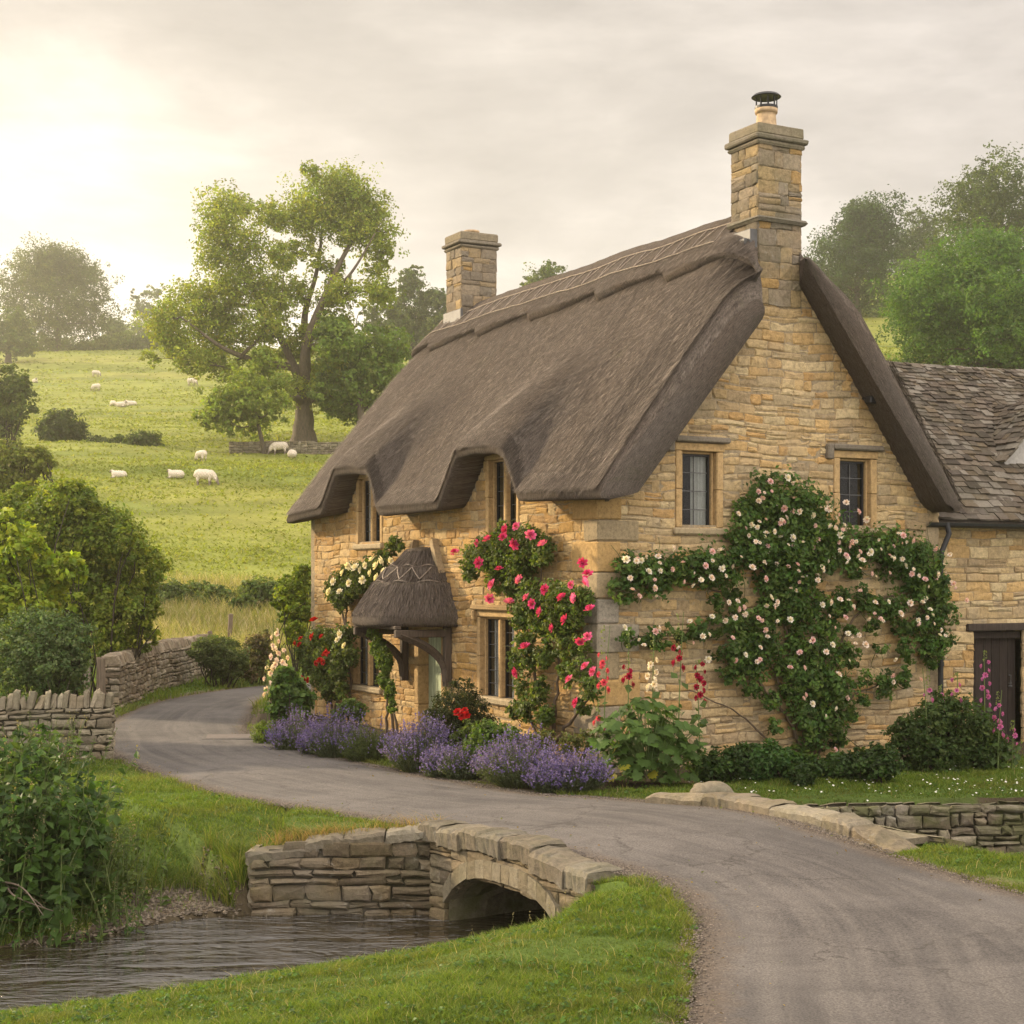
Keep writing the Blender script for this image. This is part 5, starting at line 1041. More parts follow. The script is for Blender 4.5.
rng = rng_(301); bl = [(u, v) for u, v in [(658, 557), (672, 548), (712, 552), (738, 514), (753, 527), (784, 508), (783, 522), (800, 512), (812, 515), (781, 537), (792, 538), (768, 546), (721, 551), (648, 572), (660, 571), (705, 566), (722, 569), (626, 560), (641, 560), (630, 578), (711, 578), (752, 568), (765, 579), (797, 565), (818, 580), (846, 556), (862, 561), (870, 552), (893, 558), (905, 566), (912, 574), (925, 580), (937, 574), (950, 555), (935, 548), (912, 540), (903, 536), (858, 512), (846, 503), (866, 519), (829, 509), (818, 540), (835, 528), (840, 535), (852, 545), (787, 478), (770, 482), (758, 492), (822, 605), (830, 602), (840, 600), (875, 603), (888, 602), (900, 614), (910, 603), (930, 610), (918, 620), (845, 618), (868, 618), (812, 640), (800, 653), (826, 652), (832, 645), (848, 634), (865, 645), (892, 675), (893, 682), (920, 680), (790, 668), (838, 675), (835, 708), (812, 704), (790, 620), (777, 602), (770, 597), (725, 620), (712, 617), (690, 622), (655, 632), (624, 628), (745, 655), (760, 660), (708, 659), (735, 660), (835, 750), (805, 695)]]
bl = [(u, v, 'blush') for u, v in bl][:98]
climber('climbing_rose', 'large blush pink and white climbing rose trained across the gable wall', False, [(u, v, r*1.15) for u, v, r in GB], GS, bl, 2500, 17, .072, RG, 302, .21, .40, lum=.7, extra=170)
FB_ = [(470, 560, 9), (485, 552, 12), (505, 545, 13), (528, 545, 12), (543, 552, 9), (495, 565, 12), (520, 562, 12), (470, 577, 6), (498, 583, 8), (515, 590, 9), (532, 598, 11), (550, 602, 13), (568, 602, 13), (583, 600, 9), (522, 612, 10), (540, 622, 11), (556, 625, 11), (575, 615, 9), (524, 635, 9), (516, 660, 8), (530, 655, 9), (522, 685, 8), (545, 655, 8), (565, 645, 9), (580, 645, 8), (580, 668, 9), (590, 688, 9), (568, 672, 8), (540, 690, 8), (528, 708, 9), (545, 715, 8), (583, 705, 7), (515, 710, 6), (560, 620, 10)]
FS = [[(545, 742), (538, 700), (530, 650), (528, 610), (505, 570), (480, 560)], [(550, 742), (556, 700), (560, 650), (570, 610)], [(555, 742), (575, 715), (590, 690), (582, 650)], [(540, 742), (520, 700), (515, 660), (520, 620)], [(528, 610), (540, 580), (535, 550)], [(548, 742), (530, 720), (520, 700)]]
FBL = [(455, 553), (478, 543), (503, 538), (517, 527), (513, 545), (480, 563), (493, 585), (490, 598), (509, 603), (527, 598), (533, 604), (583, 563), (588, 575), (572, 585), (566, 620), (588, 637), (517, 672), (586, 667), (577, 703), (588, 580), (507, 530), (530, 536), (488, 540), (499, 570), (543, 545), (520, 580), (546, 590), (562, 598), (575, 598), (553, 628), (541, 612), (580, 640), (525, 648), (594, 672), (570, 680), (590, 610)]
climber('climbing_rose', 'deep pink climbing rose between the lower front window and the cottage corner', True, [(u, v, r*1.3) for u, v, r in FB_], FS, [(u, v, 'pink') for u, v in FBL], 1150, 18, .064, [(.075, .12, .022), (.11, .155, .03), (.055, .09, .018), (.14, .17, .045)], 311, .28, .38, kind='pink')
climber('climbing_rose', 'white climbing rose on the front wall left of the thatched porch', True, [(333, 586, 9), (345, 580, 10), (358, 575, 11), (370, 572, 10), (380, 562, 9), (390, 552, 7), (352, 592, 8), (338, 600, 9), (393, 543, 7), (345, 595, 9), (365, 585, 8), (400, 545, 6)], [[(352, 722), (348, 660), (345, 610), (355, 580), (385, 555)], [(348, 660), (340, 600), (333, 585)]], [(u, v, 'white') for u, v in [(334, 582), (343, 573), (350, 583), (361, 570), (366, 565), (371, 573), (377, 566), (383, 560), (385, 572), (372, 560), (356, 568), (340, 592), (330, 592), (363, 580), (378, 578), (392, 560), (347, 567)]], 420, 18, .066, [(.06, .09, .02), (.085, .115, .028)], 312, .25, .38, kind='white')
climber('climbing_rose', 'dark red climbing rose on the far end of the front wall', True, [(305, 652, 10), (318, 640, 12), (332, 642, 11), (343, 650, 10), (325, 660, 11), (338, 668, 11), (345, 636, 10), (310, 665, 10), (328, 690, 9), (318, 676, 10), (342, 690, 8), (352, 655, 8)], [[(330, 722), (330, 690), (325, 655), (315, 640)], [(332, 722), (340, 680), (342, 645)]], [(u, v, 'red') for u, v in [(314, 621), (296, 643), (301, 639), (313, 637), (322, 637), (326, 655), (320, 661), (324, 662), (305, 678), (309, 680), (300, 645), (328, 652), (317, 663)]]+[(338, 640, 'white'), (345, 646, 'white'), (341, 634, 'white')], 480, 18, .068, [(.065, .095, .02), (.09, .12, .03)], 313, .3, .42, kind='red')
climber('climbing_vine', 'green vine climbing the bracket left of the front door', True, [(372, 632, 6), (378, 642, 6), (382, 655, 7), (385, 668, 6), (384, 680, 6), (390, 690, 6), (376, 650, 6), (392, 705, 5), (386, 660, 7)], [[(392, 740), (388, 700), (384, 660), (375, 632)], [(386, 740), (384, 700), (382, 660)], [(396, 740), (390, 690)]], [], 280, 18, .062, [(.09, .14, .022), (.11, .165, .028)], 314, .75, .38, cat='vine', base_off=.75)

# lavender etc
def gpt(u, v): p = at_px(u, v); return p
def lavender(u, v, wpx, hpx, label, seed, flower=1.0, cols=None):
    rng = rng_(seed); p = gpt(u, v); k = p[1]/FPX; R = wpx*k*.5; H = hpx*k; t = thing('lavender', (p[0], p[1]+R*.7, float(gz(p[0], p[1]+R*.7))), label, 'lavender', 'lavender clumps along the border')
    n = int(1500*max(.5, R)); a = rng.uniform(0, 6.283, n); q = np.sqrt(rng.random(n)); el = q*1.15
    rx, ry = R, R*.75; cl = smooth_noise(seed); hh = H*(1-.50*q**2.2)*rng.uniform(.55, 1.10, n)*(1+.28*cl(np.cos(a)*q*6, np.sin(a)*q*6))
    b = np.stack([np.cos(a)*q*rx*.45, np.sin(a)*q*ry*.45, 0*a], -1); tp = np.stack([np.cos(a)*q*rx*1.05, np.sin(a)*q*ry*1.05, hh], -1)+rng.normal(0, .02, (n, 3))
    sv = unit(np.cross(tp-b, rng.normal(size=(n, 3))))*.004; fb, fl_ = MB(), MB()
    fb.add(np.stack([b-sv, b+sv, tp], 1).reshape(-1, 3), np.arange(3*n).reshape(n, 3), np.repeat(np.array([[.10, .12, .06]])*rng.uniform(.6, 1.3, (n, 1)), 3, 0))
    m = n*5; i = rng.integers(0, n, m); f = rng.uniform(.25, .86, (m, 1)); C = b[i]+(tp[i]-b[i])*f+rng.normal(0, .012, (m, 3)); N = unit(rng.normal(size=(m, 3))+np.array([0, 0, .3]))
    cc = np.array(cols or [(.095, .12, .065), (.075, .105, .05), (.115, .13, .08)]); fb.leaves(rng, C, N, .045, .28, cc[rng.integers(len(cc), size=m)]*rng.uniform(.7, 1.25, (m, 1)))
    fb.build('foliage', M_leaf, t)
    s_ = np.nonzero(rng.random(n) < .92*flower*(.55+.45*(cl(np.cos(a)*q*4+3, np.sin(a)*q*4) > -.2)))[0]; m = 6; ii = np.repeat(s_, m); dirv = unit(tp-b)[ii]; C = tp[ii]+dirv*(rng.uniform(-.065, .055, (len(ii), 1)))+rng.normal(0, .006, (len(ii), 3))
    pc = np.array([(.145, .108, .26), (.18, .138, .30), (.115, .09, .22), (.22, .175, .34)]); col = np.repeat(pc[rng.integers(4, size=len(s_))]*rng.uniform(.75, 1.25, (len(s_), 1)), m, 0)*rng.uniform(.85, 1.15, (len(ii), 1))
    fl_.leaves(rng, C, unit(rng.normal(size=(len(ii), 3))), .026, .75, col); fo = fl_.build('flower_spikes', M_petal, t); fo['kind'] = 'stuff'; return t
lavender(296, 757, 66, 40, 'purple lavender clump at the left end of the border beside the lane bend', 401)
lavender(333, 765, 64, 46, 'second lavender clump from the bend, purple on its left side', 402, .8)
lavender(364, 769, 62, 44, 'grey-green lavender clump mostly out of flower beside the door path', 403, .14, [(.10, .125, .04), (.08, .11, .035)])
lavender(418, 781, 80, 52, 'broad purple lavender clump in front of the dark clipped bush', 404)
lavender(462, 786, 56, 34, 'small sparse greenish lavender clump between the two broad purple ones', 405, .35)
lavender(520, 797, 100, 50, 'largest deep purple lavender clump below the lower front window', 406)
lavender(578, 797, 66, 38, 'bluish lavender clump beside the hollyhock leaves', 407, .8)
lavender(549, 797, 46, 30, 'low lavender filling between the largest clump and the bluish one', 408, .8)
lavender(441, 785, 40, 30, 'low loose lavender at the right foot of the broad purple clump', 409, .6)
lavender(316, 761, 40, 30, 'low lavender between the two clumps nearest the bend', 410, .8)
def bed(L, v0, jit=.15, sq=1.0, seed=0, back=.25):
    """(u,v,r) marks of a plant whose foot shows at v0"""
    out = []; r = rng_(seed)
    p = gpt(L[0][0], v0); D = p[1]+back
    for u, v, q in L: k = D/FPX; out.append(((u-512)*k, D+r.normal(0, jit), max(EYE-(v-580)*k, float(gz(p[0], D))+.03), q*k, q*k, q*k*sq))
    return out
shrub('box_bush', 'dark rounded evergreen bush beside the front door', bed([(458, 712, 27), (447, 722, 22), (470, 722, 24), (458, 735, 28), (440, 738, 16), (478, 738, 16), (462, 692, 14)], 772, .08, back=.9), 900, 24, .034, [(.030, .042, .012), (.045, .055, .016), (.022, .032, .010), (.06, .06, .02)], 411, .17, shell=.75)
def heads(t, pts, kind, seed, D0, name='blossom'):
    rng = rng_(seed)
    for u, v in pts:
        D = D0+rng.uniform(-.05, .05); k = D/FPX; o = link(name, ROSE[kind, rng.integers(3)], t); o.location = (Vector(((u-512)*k, D, EYE-(v-580)*k))-t.location); o.rotation_euler = (rng.uniform(.6, 1.5), rng.uniform(-.6, .6), 0); s_ = rng.uniform(.7, 1.1); o.scale = (s_, s_, s_)
t = shrub('rose_bush', 'low rose bush with coral red blooms between dark bush and purple lavender', bed([(468, 730, 10), (460, 742, 10), (475, 745, 10)], 779, .05, back=.5), 70, 16, .05, [(.06, .09, .02), (.08, .11, .03)], 412, .35); heads(t, [(458, 713), (465, 711), (462, 716), (467, 715)], 'red', 413, t.location.y-.25)
shrub('geranium', 'light green leafy clump between the lavenders below the lower front window', bed([(490, 740, 18), (505, 738, 14), (478, 750, 14), (515, 748, 14), (498, 755, 18)], 783, .08, back=.5), 260, 20, .060, [(.09, .145, .03), (.12, .18, .045), (.07, .11, .025)], 414, .3)
shrub('geranium', 'pale green leafy clump at the wall foot behind the grey-green lavender', bed([(348, 706, 9), (340, 712, 8), (358, 712, 8)], 756, .05, back=1.8), 100, 18, .06, [(.10, .15, .045), (.08, .12, .03)], 415, .3)
shrub('grass_tuft', 'yellow-green grassy tuft at the lane bend left of the first lavender', bed([(263, 732, 11), (268, 742, 10), (260, 742, 8)], 750, .05, back=.25), 150, 20, .06, [(.13, .18, .02), (.10, .15, .02)], 416, .3, w=.2)
shrub('wall_plant', 'tangle of wiry stalks at the foot of the deep pink climbing rose', bed([(545, 740, 10), (570, 745, 12), (590, 740, 10), (530, 745, 10)], 789, .08, back=1.1), 120, 14, .05, [(.09, .11, .03), (.12, .12, .04)], 417, .4)
# under the gable
UG = [('geranium', [(725, 765, 18), (705, 768, 16), (742, 760, 16)], 'dark green geranium clump right of the hollyhock leaves'), ('geranium', [(768, 762, 20), (785, 766, 18), (755, 770, 14)], 'brighter green cranesbill mound under the stems of the gable rose'), ('geranium', [(840, 768, 16), (860, 765, 16), (880, 762, 17)], 'low dark plants right of the rose stems under the gable'), ('fern', [(812, 770, 12), (800, 772, 12)], 'small dark ground plant right at the gable rose stems')]
for i, (nm, L, lb) in enumerate(UG): shrub(nm, lb, bed(L, 786, .12, .9, i, back=.35), 230, 20, .065, [(.040, .075, .018), (.055, .10, .022), (.03, .055, .015)] if i != 1 else [(.045, .10, .025), (.06, .12, .03)], 421+i, .28)
shrub('border_shrub', 'wide dark shrub with pink flower spires beside the outbuilding door', bed([(935, 735, 32), (960, 725, 28), (985, 745, 24), (910, 748, 24), (935, 755, 26), (970, 755, 26), (1000, 750, 14), (945, 705, 16), (905, 730, 14)], 778, .15, back=.7), 900, 22, .06, [(.04, .07, .018), (.055, .09, .024), (.075, .11, .03)], 426, .22)
# hollyhocks and foxgloves: a spire each
def spire(name, label, u, v0, v1, vfl, kind, seed, group, D, dens=1.0, r=1.0):
    """flower spire seen from v0 (foot) to v1 (tip); blooms between the two heights in vfl"""
    rng = rng_(seed); k = D/FPX; x = (u-512)*k; zf = float(gz(x, D)); Z = lambda v: EYE-(v-580)*k-zf
    t = thing(name, (x, D, zf), label, name, group); zt = Z(v1); lean = rng.normal(0, .03, 2); mb = MB(); n = 8; zz = np.linspace(0, zt, n); P = np.stack([lean[0]*(zz/zt)**2, lean[1]*(zz/zt)**2, zz], -1); mb.tube(P, np.linspace(.012, .004, n), 6, (.12, .16, .05)); mb.build('stem', M_col, t)
    z0, z1 = Z(vfl[0]), Z(vfl[1]); bd = MB(); m = 26; zb = rng.uniform(z1, zt, m); a = rng.uniform(0, 6.28, m); C = np.stack([.022*np.cos(a), .022*np.sin(a), zb], -1); bd.leaves(rng, C, unit(rng.normal(size=(m, 3))), .030, .8, np.array([[.20, .24, .08]])*rng.uniform(.7, 1.2, (m, 1))); bd.build('buds', M_leaf, t)
    nb = max(3, int((z1-z0)/.055*dens)); zb = np.linspace(z0, z1, nb)
    for i, z in enumerate(zb):
        a = i*2.4+rng.uniform(-.4, .4)-1.57*.0; o = link('flower', ROSE[kind, rng.integers(3)], t); o.location = (.045*math.cos(a), .045*math.sin(a)-.015, z); dv = Vector((math.cos(a), math.sin(a)-.5, .15)); o.rotation_euler = dv.to_track_quat('Z', 'Y').to_euler(); s_ = r*rng.uniform(.75, 1.05)*(1.05-.3*i/nb); o.scale = (s_,)*3
    lf = MB(); m = 14; zb = rng.uniform(.1, max(.2, z0), m); a = rng.uniform(0, 6.28, m); lf.leaves(rng, np.stack([.09*np.cos(a), .09*np.sin(a), zb], -1), unit(rng.normal(size=(m, 3))+np.array([0, -.4, .6])), .11, .85, np.array([[.07, .115, .03]])*rng.uniform(.7, 1.2, (m, 1))); lf.build('leaves', M_leaf, t)
    return t
for i in range(3):
    ROSE['holl_red', i] = rose_mesh('flower', 240+i, .062, (.34, .010, .05), (.22, .005, .03)); ROSE['holl_pink', i] = rose_mesh('flower', 243+i, .062, (.66, .09, .15), (.55, .05, .10)); ROSE['holl_white', i] = rose_mesh('flower', 246+i, .060, (.80, .70, .62), (.78, .62, .5)); ROSE['fox', i] = rose_mesh('flower', 249+i, .046, (.60, .18, .42), (.52, .13, .36)); ROSE['pale', i] = rose_mesh('flower', 252+i, .066, (.84, .68, .62), (.80, .54, .50))
HG = 'hollyhock spires at the cottage corner'
for i, (u, v0, v1, vf, kd, lb) in enumerate([(603, 788, 625, (690, 655), 'holl_pink', 'hollyhock spire with rose pink blooms standing nearest the front wall corner'), (628, 788, 630, (685, 667), 'holl_red', 'hollyhock spire with a crimson cluster and long green bud tip'), (652, 788, 634, (692, 660), 'holl_white', 'cream white hollyhock spire rising from the big leaves'), (678, 788, 612, (668, 648), 'holl_red', 'tallest hollyhock spire, dark red blooms under a long bud tip'), (700, 788, 660, (702, 664), 'holl_red', 'short dark red hollyhock spire at the right side of the big leaves'), (598, 790, 700, (728, 718), 'holl_pink', 'single low pink-red hollyhock bloom left of the big leaves')]):
    spire('hollyhock', lb, u, v0, v1, vf, kd, 430+i, HG, 19.75, 1.3)
spire('hollyhock', 'taller pale pink hollyhock spire at the lane bend left of the dark red rose', 275, 752, 620, (672, 630), 'pale', 440, 'pale hollyhocks at the lane bend', 25.2, 1.0)
spire('hollyhock', 'shorter pale pink hollyhock spire leaning at the lane bend', 284, 752, 645, (690, 650), 'pale', 441, 'pale hollyhocks at the lane bend', 25.2, 1.0)
spire('hollyhock', 'lowest pale pink hollyhock spire nearest the lane', 268, 752, 660, (700, 668), 'pale', 442, 'pale hollyhocks at the lane bend', 25.0, .8)
shrub('hollyhock_leaves', 'leafy green mound under the pale pink hollyhocks at the lane bend', bed([(288, 690, 15), (300, 700, 13), (278, 705, 12), (295, 715, 14), (285, 675, 9)], 752, .1, back=.8), 230, 18, .085, [(.065, .115, .025), (.09, .15, .035)], 443, .3, w=.85)
for i, (u, v1, vf, lb) in enumerate([(928, 668, (700, 690), 'foxglove spire at the left of the dark shrub by the downpipe'), (956, 672, (700, 680), 'pink foxglove spire in the middle of the dark shrub'), (985, 650, (705, 662), 'tallest foxglove spire in front of the dark plank door'), (998, 690, (735, 705), 'lower foxglove spire in front of the plank door'), (1012, 720, (745, 730), 'shortest foxglove spire at the right edge'), (940, 685, (712, 695), 'pinkish foxglove spire between two others left of the plank door')]):
    spire('foxglove', lb, u, 778, v1, vf, 'fox', 450+i, 'foxglove spires by the outbuilding', 21.0+.15*(i % 3), 1.1, 1.1)
# big hollyhock leaves
rng = rng_(461); p0 = gpt(652, 790); t = thing('hollyhock_leaves', (p0[0], p0[1]+.35, float(gz(p0[0], p0[1]+.35))), 'big lobed hollyhock leaves in a clump at the near cottage corner', 'leaf clump')
lf = MB(); st = MB(); n = 260
lobe = np.array([(0, 0), (.30, -.12), (.55, .05), (.42, .22), (.62, .42), (.38, .52), (.36, .80), (.14, .72), (0, 1.0), (-.14, .72), (-.36, .80), (-.38, .52), (-.62, .42), (-.42, .22), (-.55, .05), (-.30, -.12)])
for i in range(n):
    a = rng.uniform(0, 6.283); q = rng.random()**.5; z = rng.uniform(.12, 1.12)*(1-.35*q**2); rad = .66*q*(.75+.25*math.sin(z*2.6)); c = np.array([rad*math.cos(a)*1.05, rad*math.sin(a)*.7, z])
    out = np.array([math.cos(a), math.sin(a)*.9, 0]); tipd = unit(out*.75+np.array([0, -.25, -.55])+rng.normal(0, .25, 3)); nr = unit(out*.6+np.array([0, -.3, .65])+rng.normal(0, .25, 3)); sd_ = unit(np.cross(tipd, nr)); nr = np.cross(sd_, tipd)
    s_ = rng.uniform(.10, .21)*(1.0 if z > .3 else .8); P = c+sd_*lobe[:, :1]*s_+tipd*(lobe[:, 1:]-.3)*s_-nr*(np.abs(lobe[:, :1])**1.5*.28*s_)*(1+.3*rng.normal())
    ce = c+tipd*.1*s_-nr*.02*s_; col = np.array((.075, .135, .028))*rng.uniform(.65, 1.25) if rng.random() > .07 or z > .5 else np.array((.30, .28, .03))*rng.uniform(.8, 1.1)
    lf.add(np.concatenate([P, ce[None]]), np.array([[j, (j+1) % 16, 16] for j in range(16)]), col)
    st.tube([(c[0]*.35, c[1]*.35, max(0, z*.45)), c*.8+np.array([0, 0, .02]), c], [.006, .004, .003], 4, (.11, .16, .05))
lf.build('leaves', M_leaf, t); st.build('stems', M_col, t)

# ------------------------------------------------------------------ sheep
def blend_mesh(name, balls, mat, colf, voxel=.022):
    """one continuous animal surface grown from overlapping ellipsoids (x, y, z, rx, ry, rz)"""
    bm = bmesh.new()
    for x, y, z, a, b, c in balls:
        r = bmesh.ops.create_icosphere(bm, subdivisions=3, radius=1)
        for v in r['verts']: v.co = Vector((x+v.co.x*a, y+v.co.y*b, z+v.co.z*c))
    me = bpy.data.meshes.new('tmp'); bm.to_mesh(me); bm.free(); o = bpy.data.objects.new('tmp', me); COL.objects.link(o)
    m = o.modifiers.new('r', 'REMESH'); m.mode = 'VOXEL'; m.voxel_size = voxel; m = o.modifiers.new('s', 'SMOOTH'); m.iterations = 5; m.factor = .5
    dg = bpy.context.evaluated_depsgraph_get(); em = bpy.data.meshes.new_from_object(o.evaluated_get(dg)); bpy.data.objects.remove(o); bpy.data.meshes.remove(me)
    n = len(em.vertices); V = np.empty(n*3, np.float32); em.vertices.foreach_get('co', V); V = V.reshape(-1, 3); Nn = np.empty(n*3, np.float32); em.vertices.foreach_get('normal', Nn); Nn = Nn.reshape(-1, 3)
    c, wl = colf(V); V = V+Nn*(.016*(np.sin(V[:, :1]*38+np.sin(V[:, 1:2]*33)*2)*np.sin(V[:, 2:]*36+V[:, 1:2]*25)))*wl[:, None]; em.vertices.foreach_set('co', V.ravel().astype(np.float32))
    a = em.color_attributes.new('Col', 'FLOAT_COLOR', 'POINT'); cc = np.ones((n, 4), np.float32); cc[:, :3] = c; a.data.foreach_set('color', cc.ravel())
    em.name = name; em.materials.clear(); em.materials.append(mat); em.polygons.foreach_set('use_smooth', np.ones(len(em.polygons), bool)); em.update(); return em
M_wool = material('wool', lambda g: pbr(g, g.mix(1.0, attr(g), g.ramp(g.noise(objc(g), 22, 4), (.25, .75), (.75, 1.15)), 'MULTIPLY'), .95, g.noise(objc(g), 45, 3), .6, .03, .1))
def wcol(hx):
    def f(V):
        face = ss((V[:, 0]-hx)/.06); leg = ss((.30-V[:, 2])/.08); m = np.maximum(face, leg)[:, None]; c = np.array([.66, .58, .46])*(1-m)+np.array([.22, .18, .15])*m; return c, 1-m[:, 0]
    return f
def chain(P, r): 
    P = np.array(P, float); r = np.array(r, float); out = []
    for i in range(len(P)-1):
        for t in np.linspace(0, 1, 5): c = P[i]+(P[i+1]-P[i])*t; q = r[i]+(r[i+1]-r[i])*t; out.append((*c, q, q, q))
    return out
graze = [(0, 0, .64, .46, .29, .27), (-.28, 0, .65, .32, .29, .27), (.26, 0, .62, .30, .26, .26), (-.56, 0, .60, .07, .06, .12)]+chain([(.40, 0, .60), (.58, 0, .42), (.66, 0, .28)], [.19, .13, .09])+chain([(.66, 0, .27), (.73, 0, .10)], [.085, .05])+[(.60, .11, .36, .03, .08, .035), (.60, -.11, .36, .03, .08, .035)]
for sx, sy in ((-.38, .15), (-.36, -.15), (.30, .14), (.27, -.14)): graze += chain([(sx, sy, .50), (sx-.03, sy, .26), (sx, sy, .03)], [.10, .052, .042])
lie = [(0, 0, .30, .48, .31, .28), (-.28, 0, .29, .32, .31, .27), (.26, 0, .32, .30, .27, .26), (-.56, 0, .26, .07, .06, .10)]+chain([(.38, 0, .38), (.52, 0, .54)], [.18, .11])+chain([(.54, 0, .57), (.72, 0, .50)], [.09, .05])+[(.53, .11, .60, .03, .08, .03), (.53, -.11, .60, .03, .08, .03)]+chain([(.30, .2, .12), (.56, .2, .05)], [.08, .045])+chain([(.30, -.2, .12), (.50, -.2, .05)], [.08, .045])
SH = {'graze': blend_mesh('sheep', graze, M_wool, wcol(.62)), 'lie': blend_mesh('sheep', lie, M_wool, lambda V: (lambda m: (np.array([.66, .58, .46])*(1-m)+np.array([.24, .2, .16])*m, 1-m[:, 0]))(np.maximum(ss((V[:, 0]-.54)/.05), ss((V[:, 0]-.42)/.05)*(V[:, 2] < .14))[:, None]))}
SHEEP = [(205, 486, 'graze', 0, 1.0, 'cream sheep grazing broadside, lowest on the slope of the four nearest'), (201, 462, 'graze', 2.4, .8, 'cream sheep standing alone just above the lowest grazing sheep'), (176, 479, 'lie', 2.7, .85, 'cream sheep lying left of the lowest grazing sheep'), (119, 478, 'lie', 3.0, .75, 'cream sheep lying alone farthest left on the near slope'),
         (279, 455, 'graze', 3.3, .95, 'left one of two cream sheep close together under the great tree'), (292, 458, 'lie', 1.8, .95, 'right one of two cream sheep close together under the great tree'), (192, 386, 'graze', .4, 1.15, 'sheep in the shade at the left edge of the great tree crown'), (113, 406, 'lie', 2.0, 1.0, 'left sheep of a tight group of three lying on the upper field'), (121, 407, 'lie', .3, 1.0, 'middle sheep of a tight group of three lying on the upper field'), (131, 406, 'lie', 3.4, 1.0, 'right sheep of a tight group of three lying on the upper field'),
         (96, 391, 'graze', 2.8, 1.0, 'small distant sheep above the tight group of three'), (96, 377, 'graze', .2, 1.0, 'topmost distant sheep on the upper field'), (35, 383, 'lie', 1, 1.0, 'tiny distant sheep at the far left of the upper field')]
for u, v, kd, rz, s, lb in SHEEP:
    p = at_px(u, v); k = p[1]/FPX; o = link('sheep', SH[kd]); o.location = p-np.array([0, 0, .02]); o.rotation_euler = (0, 0, -rz if rz < 1.5 else rz); o.scale = (s*.9,)*3; tag(o, lb, 'sheep', 'sheep on the hillside')
# ------------------------------------------------------------------ posts, boulder, drain
rng = rng_(501)
def post(name, x, y, h, w, label, cat, lean=0.0, group=None, col=(.16, .12, .085)):
    b = MB(); b.box((-w/2, -w/2, -.3), (w/2, w/2, h), col, bev=w*.15, jit=w*.06, rng=rng); o = b.build(name, M_wood); o.location = (x, y, float(gz(x, y))); o.rotation_euler = (0, lean, .3); return tag(o, label, cat, group)
post('gate_post', -8.05, 30.6, 1.05, .16, 'weathered wooden gate post at the near end of the brown roadside wall', 'gate post', col=(.15, .115, .085))
post('gate_post', -8.28, 30.45, .98, .12, 'thinner grey wooden gate post left of the weathered one', 'gate post', col=(.19, .16, .125))
p = foot(229, 46); post('fence_post', p[0], p[1], 1.0, .13, 'grey field fence post standing in the dry grass by the hedge row', 'fence post', .04, 'field fence posts')
p = foot(212, 44.5); post('fence_post', p[0], p[1], .75, .12, 'short dark field fence post leaning in the dry grass', 'fence post', -.08, 'field fence posts')
def rock(name, loc, s, seed, label, mat=M_stonegrey, col=(.40, .34, .25)):
    bm = bmesh.new(); bmesh.ops.create_icosphere(bm, subdivisions=4, radius=1); f1, f2 = smooth_noise(seed), smooth_noise(seed+1)
    for v in bm.verts:
        c = v.co.copy(); n = 1+.22*f1(c.x*1.8+c.z, c.y*1.8-c.z)+.10*f2(c.x*4+c.z*3, c.y*4-c.z*2); v.co = Vector((math.copysign(abs(c.x)**.75, c.x)*n*s[0], math.copysign(abs(c.y)**.75, c.y)*n*s[1], math.copysign(abs(c.z)**.8, c.z)*n*s[2]))
    V = np.array([v.co[:] for v in bm.verts]); F = np.array([[v.index for v in f.verts] for f in bm.faces]); bm.free()
    o = link(name, mk_mesh(name, V, [F], mat, np.broadcast_to(col, (len(V), 3)), smooth=True)); o.location = loc; return tag(o, label, 'boulder')
p = at_px(712, 805); rock('boulder', (p[0], p[1]+.1, p[2]+.08), (.23, .18, .15), 7, 'squat weathered boulder on the grass at the end of the bridge kerb', M_stonegrey, (.20, .17, .12))
p = at_px(229, 743); b = MB(); b.box((-.42, -.40, -.02), (.42, .40, .006), (.10, .09, .08), bev=.01); b.box((-.36, -.32, .0), (.36, .32, .012), (.14, .12, .105), bev=.006)
o = b.build('drain_cover', M_col); o.location = (p[0], p[1], road_z(p[0], p[1])-.004); o.rotation_euler = (0, 0, .15); tag(o, 'flat iron drain cover set in the lane at the bend', 'drain cover')

